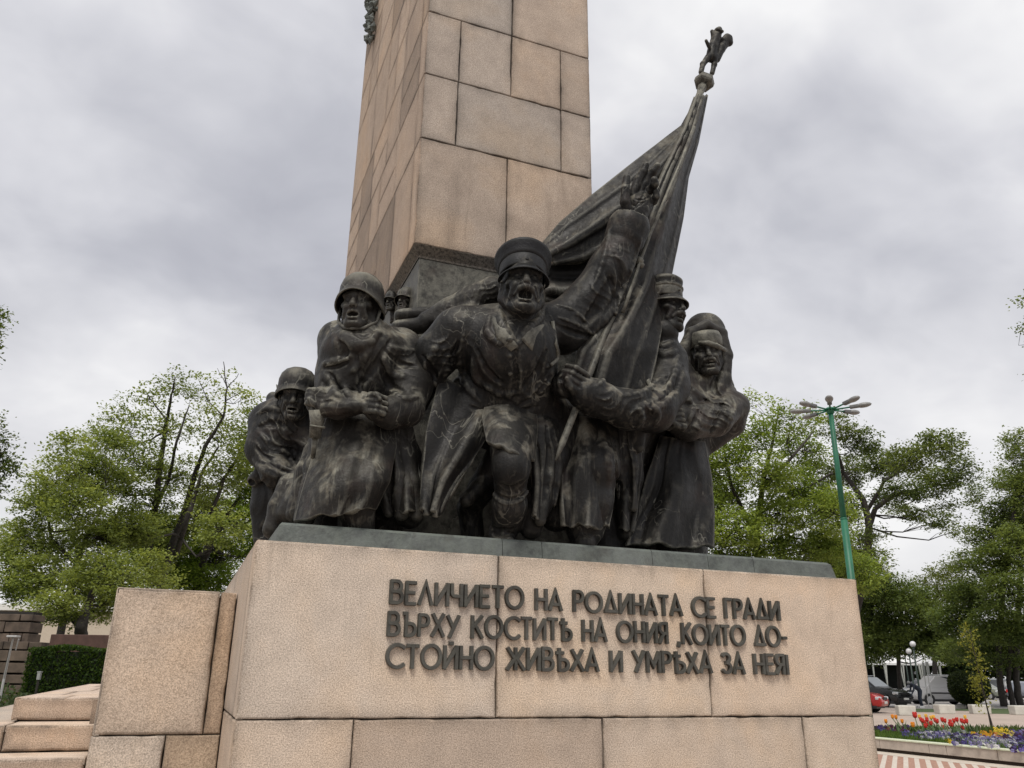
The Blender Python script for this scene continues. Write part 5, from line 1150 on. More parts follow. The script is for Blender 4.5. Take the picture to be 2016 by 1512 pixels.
def basis(fwd, up):
    f = np.array(fwd, float); f /= np.linalg.norm(f); u = np.array(up, float); u -= f*(u@f); u /= np.linalg.norm(u); r = np.cross(f, u)
    return r, f, u
def head_geo(C, h, fwd, up=(0, 0, 1), mouth=.5, moustache=False, vox=.0048, gaunt=.6, neck=(0, -.20, -.42), seed=0, brow=1., jaw=1., wide=.84):
    """a head of height h (chin to crown), C = centre of the skull; returns verts, quads and the local frame"""
    r, f, u = basis(fwd, up); C = np.array(C, float); O = C-u*h*.5
    def L(x, y, z): return O+(r*x*wide+f*y+u*z)*h
    B = np.array([r, f, u]); s = Clay(C-h*.95, C+h*.75, vox); e = lambda c, rr, k=.05, op='add': s.ell(L(*c), np.array(rr)*np.array([wide, 1, 1])*h, B, k*h, op)
    c = lambda a, b, ra, rb, k=.05, op='add': s.cap(L(*a), L(*b), ra*h, rb*h, k*h, op)
    e((0, -.06, .64), (.345, .43, .37)); e((0, .06, .40), (.29, .34, .40), .08)
    for q in (-1, 1):
        c((q*.285, -.02, .30), (q*.10, .30, .065*1), .085, .085*jaw, .09); e((q*.215, .235, .40), (.10, .10, .07), .07); c((q*.30, -.02, .30), (q*.30, -.02, .50), .05, .05, .08)
        e((q*.345, -.06, .46), (.045, .085, .125), .03); e((q*.365, -.04, .46), (.02, .045, .07), .02, 'sub')
    e((0, .335, .065), (.105, .085, .075), .06)
    c((-.22, .285, .575), (0, .365, .555), .055, .058, .05); c((.22, .285, .575), (0, .365, .555), .055, .058, .05)
    for q in (-1, 1):
        e((q*.135, .395, .485), (.090, .060, .050*brow), .035, 'sub'); e((q*.130, .300, .492), (.068, .062, .052), .012)
        c((q*.075, .352, .470), (q*.195, .300, .468), .018, .016, .015); c((q*.075, .362, .520), (q*.20, .295, .525), .020, .018, .012)
    c((0, .36, .545), (0, .452, .375), .036, .048, .045); e((0, .452, .358), (.056, .050, .042), .03)
    for q in (-1, 1): e((q*.060, .405, .340), (.036, .05, .034), .02); e((q*.032, .445, .318), (.020, .022, .020), .01, 'sub')
    # cheeks, folds and mouth
    e((0, .335, .215), (.165, .09, .125), .06)
    for q in (-1, 1):
        e((q*.300, .235, .245), (.075, .09, .10), .07, 'sub') if gaunt > .2 else None
        c((q*.090, .415, .330), (q*.185, .325, .155), .012, .010, .025, 'sub'); c((q*.165, .345, .350), (q*.225, .265, .20), .045, .035, .06)
    mo = .012+.066*mouth
    e((0, .425, .205-.02*mouth), (.118-.006*mouth, .125, mo), .02, 'sub')
    n = 12
    for i in range(n):
        a0, a1 = 2*math.pi*i/n, 2*math.pi*(i+1)/n
        def lip(a): return (.132*math.cos(a), .420-.10*abs(math.cos(a))**2-.012*(a > math.pi), .205-.02*mouth+(mo+.016)*math.sin(a)*(1 if a < math.pi else .9))
        c(lip(a0), lip(a1), .023, .023, .014)
    if mouth > .3: c((-.06, .335, .205+mo*.75), (.06, .335, .205+mo*.75), .022, .022, .008)
    c((-.07, .40, .125-.04*mouth), (.07, .40, .125-.04*mouth), .014, .014, .03, 'sub')
    if moustache:
        for q in (-1, 1): c((q*.015, .448, .292), (q*.10, .415, .270), .036, .034, .02); c((q*.10, .415, .270), (q*.175, .345, .205), .034, .014, .02)
    c((-.12, .36, .64), (.12, .36, .64), .012, .012, .02, 'sub'); c((0, .375, .60), (.0, .385, .56), .010, .010, .02, 'sub')
    c((0, -.12, .22), neck, .215, .235, .06)
    for q in (-1, 1): c((q*.22, -.06, .20), (q*.07, .02, -.30), .055, .05, .05)
    s.rough(.0011, 2.2, seed); V, Q = s.geo()
    return (V, Q), (O, r, f, u, h)
def frame_fn(fr):
    O, r, f, u, h = fr
    return lambda x, y, z: O+(r*x+f*y+u*z)*h
def shell_lathe(fr, prof, n=40, shape=None, thick=.03, c=(0, -.03), tilt=0.):
    """revolved shell with thickness in head units round (c) ; shape(a,i)->(kr,dz) modulates per angle"""
    O, r, f, u, h = fr; V, F = [], []; m = len(prof); ct, st_ = math.cos(R_(tilt)), math.sin(R_(tilt))
    for lay in (0, 1):
        for i, (rr, z) in enumerate(prof):
            for k in range(n):
                a = 2*math.pi*k/n; kr, dz = shape(a, i) if shape else (1, 0)
                R2 = max(.002, rr*kr-(thick if lay else 0)); x, y = R2*.94*math.cos(a), R2*1.06*math.sin(a); zz2 = z+dz-(thick*.8 if lay and i < m-2 else 0)
                y2, z2 = y*ct-(zz2-.75)*st_, y*st_+(zz2-.75)*ct+.75
                V.append(O+(r*(x+c[0])+f*(y2+c[1])+u*z2)*h)
    o = m*n
    for i in range(m-1):
        for k in range(n):
            k2 = (k+1) % n; F.append((i*n+k, i*n+k2, (i+1)*n+k2, (i+1)*n+k)); F.append((o+i*n+k2, o+i*n+k, o+(i+1)*n+k, o+(i+1)*n+k2))
    for k in range(n): k2 = (k+1) % n; F.append(((m-1)*n+k, (m-1)*n+k2, o+(m-1)*n+k2, o+(m-1)*n+k))
    F.append(tuple(range(n-1, -1, -1))); F.append(tuple(o+k for k in range(n)))
    return V, F
def helmet(fr, name, m, parent, flare=.13, drop=.10, visor=.06, tilt=0., size=1.):
    prof = [(.02, 1.10), (.16, 1.085), (.29, 1.03), (.385, .93), (.43, .80), (.44, .68), (.452, .62), (.485, .575), (.45+flare, .525), (.455+flare, .505)]
    prof = [(a*size, .75+(b-.75)*size) for a, b in prof]
    def shp(a, i):
        w_ = max(0, (i-4)/5); fr_ = math.sin(a); back_ = max(0, -fr_); side = abs(math.cos(a))
        dz = -w_*drop*(1.0*side**2+1.1*back_**2)+w_*.05*max(0, fr_)
        kr = 1+w_*(visor*max(0, fr_)-.05*side+.05*back_)
        return kr, dz
    V, F = shell_lathe(fr, prof, 44, shp, .03, tilt=tilt); mb = MB(); mb.add(V, F)
    L = frame_fn(fr)
    o = mb.build(name, m, parent, True)
    return o
def peaked_cap(fr, m, parent, tilt=-16., crown=.54, roll=0., visor_len=.30, band=.40, top=1.0):
    """service cap: band, wide crown raised at the front, visor, badge"""
    prof = [(.02, top+.02), (crown*.5, top+.025), (crown*.86, top+.012), (crown, top-.045), (crown*.985, top-.085), (crown*.9, top-.13), (band+.035, top-.20), (band+.012, top-.235)]
    V, F = shell_lathe(fr, prof, 44, None, .02, tilt=tilt); mb = MB(); mb.add(V, F); cr = mb.build('cap', m, parent, True)
    prof = [(band+.006, top-.205), (band+.012, top-.225), (band+.012, top-.375), (band+.004, top-.395)]
    V, F = shell_lathe(fr, prof, 44, None, .02, tilt=tilt*.6); mb = MB(); mb.add(V, F); mb.build('cap_band', m, cr, True)
    L = frame_fn(fr); V, F = [], []; n = 24
    for lay in (0, 1):
        for j in range(6):
            for i in range(n+1):
                a = R_(-6+192*i/n); t = j/5; rr = band+.0+visor_len*t*math.sin(a)**.85 if math.sin(a) > 0 else band
                x, y = rr*.94*math.cos(a)*(1-.02*t), rr*1.06*math.sin(a)
                z = top-.355-.16*t*max(0, math.sin(a))-.10*abs(math.cos(a))**2-lay*.022+ (y*math.sin(R_(tilt*.35)))
                V.append(L(x, y-.03, z))
    o = 6*(n+1)
    for lay in (0, 1):
        for j in range(5):
            for i in range(n):
                q = [lay*o+j*(n+1)+i, lay*o+j*(n+1)+i+1, lay*o+(j+1)*(n+1)+i+1, lay*o+(j+1)*(n+1)+i]; F.append(tuple(q) if not lay else tuple(q[::-1]))
    for i in range(n): F.append((5*(n+1)+i, 5*(n+1)+i+1, o+5*(n+1)+i+1, o+5*(n+1)+i))
    mb = MB(); mb.add(V, F); mb.build('cap_visor', m, cr, True)
    mb = MB(); mb.lathe([(.028*fr[4], -.01), (.024*fr[4], .004), (.012*fr[4], .007)], 10, Matrix.Translation(L(0, (band+.03)*1.06-.03, top-.27)) @ Vector(fr[2]).to_track_quat('Z', 'Y').to_matrix().to_4x4()); mb.build('cap_badge', m, cr)
    return cr

def cloth(name, L_, R__, nu, nv, fn, m, th=.030, parent=None, hem=0.):
    """sheet between two picture polylines (px,py,Y): rows down, columns across; fn(t,w,width)->metres of fold towards the viewer"""
    def samp(Pl, t):
        Pl = np.array(Pl, float); d = np.r_[0, np.cumsum(np.hypot(*np.diff(Pl[:, :2], axis=0).T))]; d /= d[-1]
        return np.array([np.interp(t, d, Pl[:, i]) for i in range(3)])
    G = np.zeros((nu, nv, 3))
    for i in range(nu):
        for j in range(nv):
            w_ = j/(nv-1); t = i/(nu-1)*(1-hem*(.5+.3*math.sin(11*w_+len(name)+L_[0][0])+.2*math.sin(23*w_+L_[0][0])))
            if hem or j == 0: a, b = samp(L_, t), samp(R__, t); A3, B3 = J(*a), J(*b); wd = np.linalg.norm(A3-B3)
            p = A3*(1-w_)+B3*w_; v = CAM-p; v /= np.linalg.norm(v); G[i, j] = p+v*fn(t, w_, wd)
    nr = np.zeros_like(G); du = np.gradient(G, axis=0); dv = np.gradient(G, axis=1); nr = np.cross(du, dv); nr /= np.linalg.norm(nr, axis=2)[:, :, None]+1e-9
    V = np.concatenate([(G+nr*th/2).reshape(-1, 3), (G-nr*th/2).reshape(-1, 3)]); o = nu*nv; Q = []
    for i in range(nu-1):
        for j in range(nv-1):
            q = (i*nv+j, i*nv+j+1, (i+1)*nv+j+1, (i+1)*nv+j); Q.append(q); Q.append(tuple(o+x for x in q[::-1]))
    for i in range(nu-1):
        for j in (0, nv-1): Q.append((i*nv+j, (i+1)*nv+j, o+(i+1)*nv+j, o+i*nv+j))
    for j in range(nv-1):
        for i in (0, nu-1): Q.append((i*nv+j, i*nv+j+1, o+i*nv+j+1, o+i*nv+j))
    mb = MB(); mb.add(V, Q); return mb.build(name, m, parent or F_, True)
sn = math.sin
def rdg(x): return (1-abs(math.sin(x)))**1.4-.3
def skirt(name, L_, R__, m, parent, bulge=.22, npl=9, amp=.055, seed=0, knee=None, grow=.25, th=.028, nu=70, nv=60):
    """greatcoat skirt: convex sheet with ridged pleats that deepen towards the hem; knee=(t,w,size,height)"""
    rg = np.random.default_rng(seed); ph = rg.uniform(0, 6.28, 5); w0 = np.hypot(L_[-1][0]-R__[-1][0], L_[-1][1]-R__[-1][1])*.0027
    def fn(t, w, wd):
        ww = w+.03*sn(5*t+ph[0])+.02*sn(11*t+ph[1]); d = bulge*sn(math.pi*w)*w0*(.5+.5*t)
        wv = ww+.05*sn(ww*5+ph[4]+1.5*t); d += amp*(grow+(1-grow)*t)*(.65*sn(wv*npl*3.0+ph[2])+.45*rdg(wv*npl*1.57+ph[0])+.30*rdg(wv*npl*2.9+ph[3]+t))+.35*amp*sn(t*6+ww*9+ph[1])
        if knee: d += knee[3]*math.exp(-(((t-knee[0])/knee[2])**2+((w-knee[1])/(knee[2]*1.2))**2))
        return d
    return cloth(name, L_, R__, nu, nv, fn, m, th, parent, .05)
def plate(name, s, poly, m, parent, off=.006, th=.016):
    """thin shaped piece lying on the sculpted surface: picture polygon"""
    H = [s.hit(*q) for q in poly]; c2 = np.mean(np.array(poly, float), 0); hc_ = s.hit(*c2); ok = [h for h in H if h is not None]
    H = [h if h is not None else ok[0] for h in H]; V = []; n = len(H); v = CAM-hc_; v /= np.linalg.norm(v)
    ins = [h+(hc_-h)*.22 for h in H]
    for ring, o in ((H, -th), (H, off*.4), (ins, off+.004)): V += [h+v*o for h in ring]
    V.append(hc_+v*(off+.006))
    F = [(a+k, a+(k+1) % n, a+n+(k+1) % n, a+n+k) for a in (0, n) for k in range(n)]+[(2*n+k, 2*n+(k+1) % n, 3*n) for k in range(n)]+[tuple(range(n-1, -1, -1))]
    mb = MB(); mb.add(V, F); return mb.build(name, m, parent, True)
# ------------------------------------------------------------------ the bronze soldiers
ZP = PT+.094
VOX = .0068
def bounds(x0, x1, y0, y1, Y0, Y1):
    Q = [J(x, y, Y) for x in (x0, x1) for y in (y0, y1) for Y in (Y0, Y1)]; Q = np.array(Q); lo, hi = Q.min(0), Q.max(0); lo[1], hi[1] = Y0, Y1; return lo, hi
RT = np.array([math.cos(YAW), -math.sin(YAW), 0]); TC = np.array([-math.sin(YAW), -math.cos(YAW), 0])   # picture right, towards the viewer
def facing(right, toward, up): v = RT*right+TC*toward+EZ*up; return v/np.linalg.norm(v)
def statue(name, px, Y, label):
    p = J(px, 1050, Y); return empty(name, (p[0], p[1], ZP), label, 'statue', 'bronze soldiers of the monument')
def body(root, geos, m=None):
    V, Q = joined(geos); return quads('body', V, Q, m or BRZ, root, None, True)
def strap(name, s, pts, w, m, root, th=.012, off=.006):
    """flat band lying on the sculpted surface along a picture polyline"""
    H = []
    for a, b in zip(pts[:-1], pts[1:]):
        for t in np.linspace(0, 1, 6)[:-1]:
            q = (a[0]+(b[0]-a[0])*t, a[1]+(b[1]-a[1])*t); h = s.hit(*q)
            if h is not None: H.append(h)
    H = np.array(H); 
    for _ in range(3): H[1:-1] = (H[:-2]+2*H[1:-1]+H[2:])/4
    mb = MB(); V, F = [], []
    for i in range(len(H)):
        t = H[min(i+1, len(H)-1)]-H[max(i-1, 0)]; t /= np.linalg.norm(t)+1e-9; v = CAM-H[i]; v /= np.linalg.norm(v); sd = np.cross(t, v); sd /= np.linalg.norm(sd)+1e-9
        wm = w*mpp(H[i])/2; b = H[i]+v*off
        V += [b-sd*wm-v*th, b-sd*wm+v*th*.4, b+sd*wm+v*th*.4, b+sd*wm-v*th]
    for i in range(len(H)-1): F += [(i*4+j, i*4+(j+1) % 4, i*4+4+(j+1) % 4, i*4+4+j) for j in range(4)]
    F += [(3, 2, 1, 0), tuple(len(V)-4+j for j in range(4))]; mb.add(V, F); return mb.build(name, m, root, True)
def fist(s, c, r, ang, n=4, k=.006):
    """closed hand: block of palm with four bent fingers of unequal length and a thumb across them; c=(px,py,Y), r px"""
    c0 = J(*c); m = mpp(c0)*r; a = R_(ang); X = RT*math.cos(a)+EZ*math.sin(a); U = -RT*math.sin(a)+EZ*math.cos(a); T_ = TC
    s.ell(c0, (m*.95, m*.8, m*.7), np.array([X, U, T_]), .01)
    for i in range(n):
        o = (i-1.5)*.44*m; l = (1., 1.08, 1.02, .85)[i]
        b = c0+U*o; p0 = b-X*m*.55*l+T_*m*.55; p1 = b+X*m*.35*l+T_*m*.92; p2 = b+X*m*.95*l+T_*m*.55; p3 = b+X*m*.80*l+T_*m*.1
        s.cap(p0, p1, m*.24, m*.25, k); s.cap(p1, p2, m*.25, m*.22, k); s.cap(p2, p3, m*.22, m*.2, k)
    s.cap(c0+U*m*.9+T_*m*.2-X*m*.5, c0+U*m*.75+T_*m*.95+X*m*.1, m*.28, m*.22, k); s.cap(c0+U*m*.75+T_*m*.95+X*m*.1, c0+U*m*.35+T_*m*1.12+X*m*.55, m*.22, m*.19, k)

# ===== A. the shouting leader
A_ = statue('officer_statue', 985, .2, 'shouting bronze leader in a peaked cap flinging one open hand up beside the banner')
s = Clay(*bounds(795, 1300, 310, 1078, -.42, .72), VOX)
s.limb((972, 812, .28, 74), (1048, 806, .28, 68), k=.07)
s.limb((1012, 800, .26, 80), (1004, 695, .06, 93), k=.09)
s.limb((912, 655, .10, 52), (1112, 645, .12, 50), k=.07)
s.blob((998, 672, .02), 92, 60, 50, k=.06); s.blob((1008, 732, .12), 80, 56, 56, k=.06)
s.limb((1022, 640, .0, 44), (1026, 600, -.10, 34), k=.04)
# right arm hanging back, elbow out
s.limb((898, 655, .10, 48), (858, 700, .16, 43), (832, 742, .24, 38), (815, 790, .30, 30), k=.035)
# raised arm with its wide cuff
s.limb((1104, 642, .13, 48), (1158, 592, .09, 42), (1200, 530, .05, 40), (1231, 468, .02, 34), k=.04)
s.limb((1112, 662, .11, 36), (1172, 630, .10, 28), (1218, 578, .08, 20), (1246, 505, .05, 14), k=.035)
s.limb((1231, 472, .02, 37), (1236, 452, .01, 38), k=.01)
s.limb((1231, 468, .02, 40), (1237, 450, .01, 42), k=.008); s.limb((1240, 432, .0, 34), (1236, 462, .0, 31), k=.005, op='sub')
s.stroke([(1150, 640), (1182, 600), (1205, 550)], 9, 'sub'); s.stroke([(1168, 655), (1204, 612), (1228, 560)], 7, 'add')
s.limb((1247, 470, .02, 20), (1250, 436, .0, 19), (1257, 415, -.01, 22), k=.02)
# coat skirts
s.limb((940, 790, .24, 62), (900, 850, .24, 44), (868, 930, .24, 28), (848, 1000, .22, 16), k=.04)
s.limb((1060, 820, .24, 62), (1075, 900, .20, 44), (1065, 985, .12, 24), (1060, 1022, .10, 15), k=.03)
s.limb((1060, 860, .12, 40), (1068, 940, .07, 22), (1063, 1024, .06, 13), k=.02)
s.limb((1085, 840, .30, 60), (1100, 930, .30, 50), (1095, 1010, .28, 36), k=.03)
# forward leg, knee towards the viewer
s.limb((1008, 845, .14, 48), (1006, 912, -.06, 38), k=.025)
s.blob((1007, 922, -.07), 36, 40, 36, k=.02)
s.limb((1006, 930, -.05, 35), (1004, 980, .05, 30), k=.02)
s.limb((1003, 992, .05, 36), (997, 1030, .16, 28), (990, 1050, .20, 27), k=.008)
s.stroke([(970, 966), (982, 984), (1002, 992), (1024, 984), (1036, 968)], 5, k=.005, taper=False)
s.limb((990, 1052, .20, 25), (990, 1066, .16, 22), (994, 1070, .12, 19), k=.012)
s.limb((1050, 985, .10, 20), (1046, 1040, .14, 22), k=.02)
for y in (1038, 1047): s.stroke([(968, y), (985, y+6), (1008, y+3)], 4, 'sub')
# trailing leg behind the skirt
s.limb((985, 900, .20, 30), (950, 960, .30, 27), (925, 1000, .42, 24), (930, 1050, .45, 24), k=.02)
s.limb((985, 930, .25, 14), (940, 962, .22, 15), (918, 985, .22, 14), k=.015)
# dark space under the flying coat
s.limb((950, 890, -.05, 9), (925, 960, -.05, 18), (905, 1040, -.05, 22), k=.02, op='sub')
# collar, lapels, strap, seams
s.stroke([(984, 612), (988, 640), (1004, 665), (1016, 684)], 9, k=.008, sink=.1)
s.stroke([(1072, 606), (1062, 628), (1040, 648), (1018, 682)], 8, k=.008, sink=.1)
s.stroke([(965, 622), (962, 655), (985, 676), (1004, 668)], 8, k=.008, sink=.2)
s.limb((1052, 625, .0, 17), (1042, 678, -.06, 10), k=.008, flat=(TC, .45)); s.limb((1030, 660, -.06, 9), (1042, 682, -.06, 6), k=.008)
s.limb((975, 625, .0, 20), (985, 660, -.06, 12), k=.01, flat=(TC, .45))
s.stroke([(1012, 690), (1016, 740), (1008, 790)], 3.5, 'sub', taper=False)
s.stroke([(1022, 688), (1026, 740), (1018, 795)], 3, k=.006, taper=False)
for y in (668, 700, 735): s.blob((1004, y, J(0, 0, 0)[1]*0+float((s.hit(1004, y) if s.hit(1004, y) is not None else [0, .0])[1])), 5, 5, 4, k=.004)
s.limb((902, 612, .06, 9), (960, 626, -.02, 9), k=.008, flat=(EZ, .6)); s.limb((900, 620, .05, 9), (958, 636, -.02, 8), k=.008)
s.stroke([(1078, 612), (1090, 640), (1092, 672), (1098, 700), (1086, 718), (1074, 722)], 4, k=.006)
s.stroke([(1090, 600), (1130, 612), (1160, 640)], 5, k=.008); s.stroke([(1100, 625), (1138, 640), (1168, 658)], 5, k=.008); s.stroke([(1096, 640), (1130, 655), (1165, 664)], 4, 'sub')
s.stroke([(1200, 455), (1186, 520), (1160, 580)], 5, k=.01); s.stroke([(1222, 560), (1215, 600), (1205, 635), (1190, 650)], 5, k=.008)
s.stroke([(1262, 470), (1238, 540), (1218, 600)], 6, k=.01); s.stroke([(1210, 500), (1222, 540), (1216, 580)], 5, 'sub'); s.stroke([(1195, 540), (1208, 570), (1214, 610)], 4, 'sub')
for pts, r, op in (([(905, 668), (895, 720), (905, 770)], 7, 'sub'), ([(915, 650), (905, 700), (920, 760), (945, 790)], 6, 'add'), ([(940, 690), (960, 730), (990, 755)], 5, 'sub'), ([(930, 700), (940, 745), (975, 768)], 6, 'add'),
                   ([(1075, 690), (1060, 730), (1030, 765)], 6, 'sub'), ([(1092, 715), (1070, 755), (1035, 785)], 7, 'add'), ([(1085, 740), (1060, 775), (1020, 800)], 5, 'sub'), ([(870, 670), (848, 700), (832, 735)], 6, 'add'),
                   ([(882, 690), (860, 725), (846, 765)], 5, 'sub'), ([(895, 700), (872, 745), (868, 790)], 5, 'add'), ([(832, 700), (850, 728), (862, 750)], 4, 'sub'), ([(830, 725), (850, 750), (870, 770)], 4, 'add'), ([(955, 760), (985, 775), (1020, 772)], 5, 'add'), ([(925, 800), (965, 815), (1010, 812), (1060, 800)], 5, 'sub'),
                   ([(940, 830), (905, 890), (862, 950), (838, 1000)], 8, 'add'), ([(955, 850), (915, 915), (880, 975)], 7, 'sub'), ([(915, 830), (880, 890), (850, 950)], 6, 'sub'), ([(880, 850), (855, 910), (838, 965)], 6, 'add'), ([(1075, 840), (1082, 910), (1072, 990)], 6, 'sub'), ([(1090, 850), (1098, 920), (1090, 1000)], 6, 'add'),
                   ([(960, 838), (985, 860), (1010, 865)], 6, 'sub'), ([(1040, 840), (1052, 880), (1060, 930)], 6, 'sub'), ([(985, 952), (1005, 962), (1030, 950)], 4, 'sub'), ([(978, 965), (1004, 975), (1034, 964)], 3, 'add')):
    s.stroke(pts, r, op)
s.folds(70, 24, .010, [(905, 650), (1010, 690), (1100, 660), (1095, 780), (1000, 800), (920, 780)], 1)
s.folds(-35, 20, .011, [(895, 650), (920, 690), (880, 800), (835, 790), (815, 720), (850, 660)], 2)
s.folds(60, 22, .005, [(1100, 640), (1160, 650), (1230, 590), (1262, 480), (1200, 460), (1150, 560)], 3)
s.cut_below(ZP); s.rough(.0036, 1., 1)
g1 = s.geo()
# the open hand
hs = Clay(*bounds(1195, 1325, 305, 490, -.22, .22), .0045)
def hl(*q, k=.012): hs.limb(*q, k=k)
hl((1247, 480, .02, 18), (1250, 440, .0, 18)); hl((1250, 440, .0, 19), (1256, 405, -.015, 22), k=.02); hs.blob((1258, 400, -.01), 27, 30, 13, k=.02, rot=-12)
hl((1240, 428, -.02, 12), (1231, 398, -.05, 10.5), (1231, 372, -.06, 8.5), (1234, 350, -.06, 7.5), k=.008)
hl((1246, 384, -.01, 9.5), (1257, 354, -.03, 8.5), (1266, 338, -.05, 7.8), (1272, 325, -.06, 6.8), k=.006)
hl((1260, 378, -.01, 9.5), (1277, 348, -.04, 8.8), (1287, 337, -.07, 8), (1294, 327, -.09, 7), k=.006)
hl((1270, 384, -.01, 9.2), (1285, 370, -.06, 8.5), (1289, 362, -.10, 8), (1288, 354, -.11, 7), k=.006)
hl((1274, 402, .0, 8.8), (1287, 396, -.04, 7.8), (1292, 387, -.07, 7.2), (1292, 378, -.08, 6.2), k=.006)
for a, b in (((1244, 405), (1272, 395)), ((1246, 415), (1268, 380)), ((1250, 392), (1278, 388))): hs.stroke([a, ((a[0]+b[0])/2, (a[1]+b[1])/2+3), b], 2.2, 'sub', k=.004)
hs.rough(.0012, 2., 5); g3 = hs.geo()
hc = J(1028, 566, -.14)
g2, fr = head_geo(hc, .385, facing(.13, .97, .02), (RT*.05+EZ), mouth=1., moustache=True, seed=2, neck=(0, -.20, -.36), gaunt=.7, wide=.80)
body(A_, [g1, g2, g3])
peaked_cap(fr, BRZ_CAP, A_, tilt=17., crown=.425, band=.335, visor_len=.17, top=1.015)
skirt('coat_flap', [(866, 742, .20), (838, 850, .16), (829, 935, .12), (830, 1014, .10)], [(1000, 805, .12), (952, 872, .06), (908, 945, .06), (862, 1020, .08)], BRZ, A_, .20, 3.2, .042, 1)
skirt('coat_front', [(962, 770, .16), (950, 825, .05), (960, 874, -.06)], [(1050, 770, .16), (1056, 840, .02), (1048, 912, -.04)], BRZ, A_, .42, 2, .014, 9, nu=40)
skirt('coat_flap', [(1002, 812, .12), (1034, 880, .02), (1048, 950, .02), (1048, 1024, .04)], [(1082, 812, .20), (1086, 890, .14), (1078, 960, .10), (1067, 1028, .08)], BRZ, A_, .25, 2.4, .026, 2)
plate('collar', s, [(985, 606), (1002, 640), (1020, 682), (1006, 692), (978, 668), (968, 628)], BRZ_L, A_, .008)
plate('collar', s, [(1066, 606), (1072, 640), (1048, 692), (1026, 668), (1040, 636)], BRZ_L, A_, .008)
strap('cross_strap', s, [(1088, 632), (1094, 680), (1100, 706), (1080, 722)], 7, BRZ_L, A_)
sb_ = Clay(*bounds(760, 985, 540, 690, .15, .75), .007)
sb_.limb((842, 634, .46, 22), (885, 618, .42, 30), (930, 598, .34, 34), (968, 572, .24, 28), k=.03); sb_.limb((880, 640, .36, 24), (930, 622, .28, 24), k=.03)
sb_.limb((786, 646, .55, 17), (836, 640, .46, 17), k=.008); sb_.limb((790, 622, .58, 14), (842, 618, .50, 14), k=.008)
sb_.folds(-28, 11, .008, [(835, 650), (980, 620), (980, 550), (900, 570)], 21, feather=6.); sb_.rough(.0025, 1.4, 22)
quads('rolled_blanket', *sb_.geo(), BRZ_L, A_, None, True)

# ===== B. helmeted soldier at the left, crouched over his weapon
B_ = statue('soldier_statue', 690, .3, 'crouching bronze soldier in a steel helmet left of the shouting leader')
s = Clay(*bounds(505, 880, 600, 1060, -.22, .95), VOX)
s.limb((702, 815, .36, 68), (716, 705, .26, 80), k=.06); s.limb((668, 668, .34, 36), (785, 695, .34, 52), k=.06); s.blob((708, 700, .22), 76, 66, 50, k=.05); s.blob((690, 755, .26), 66, 50, 55, k=.05)
s.limb((712, 680, .24, 44), (712, 640, .16, 34), k=.04)
s.limb((660, 668, .36, 33), (656, 730, .34, 31), (646, 785, .24, 27), k=.04)
s.limb((790, 705, .26, 50), (806, 760, .20, 44), (800, 800, .12, 36), k=.04); s.limb((800, 806, .12, 36), (765, 812, .06, 31), (742, 806, .04, 24), k=.02)
s.limb((632, 792, .18, 30), (668, 796, .10, 29), (712, 792, .06, 22), k=.02)
s.limb((628, 808, .12, 16), (665, 802, .04, 13), (705, 798, .02, 11), k=.012)
fist(s, (738, 800, .02), 24, -8)
# hand of the supporting arm
fist(s, (626, 788, .12), 20, 170)
s.limb((702, 800, .02, 10), (742, 798, -.01, 9), k=.01)
# skirt of the greatcoat
s.limb((704, 830, .40, 52), (700, 905, .36, 42), (700, 950, .34, 38), (700, 985, .30, 34), k=.05)
s.limb((640, 900, .55, 44), (640, 1060, .55, 58), k=.03)
s.limb((665, 825, .38, 40), (625, 920, .32, 26), (594, 1022, .26, 16), k=.03); s.limb((672, 850, .32, 32), (640, 940, .26, 20), (606, 1024, .22, 12), k=.02)
s.limb((650, 850, .44, 34), (610, 930, .44, 26), (585, 1010, .44, 22), k=.03)
s.limb((572, 955, .62, 24), (556, 1000, .62, 26), (540, 1040, .62, 22), k=.03); s.limb((600, 950, .52, 22), (568, 1010, .54, 22), k=.03)
s.limb((755, 840, .34, 52), (785, 915, .32, 46), (800, 980, .28, 36), (806, 1012, .26, 28), k=.04)
s.limb((765, 870, .24, 24), (780, 940, .20, 20), (790, 1012, .18, 13), k=.015); s.limb((795, 890, .24, 20), (808, 950, .20, 18), (820, 1014, .18, 12), k=.015); s.limb((745, 880, .26, 14), (752, 960, .22, 11), (765, 1010, .22, 9), k=.012)
s.limb((702, 985, .14, 38), (702, 1040, .20, 35), k=.012)
s.limb((745, 820, .62, 40), (748, 1050, .62, 46), k=.03)
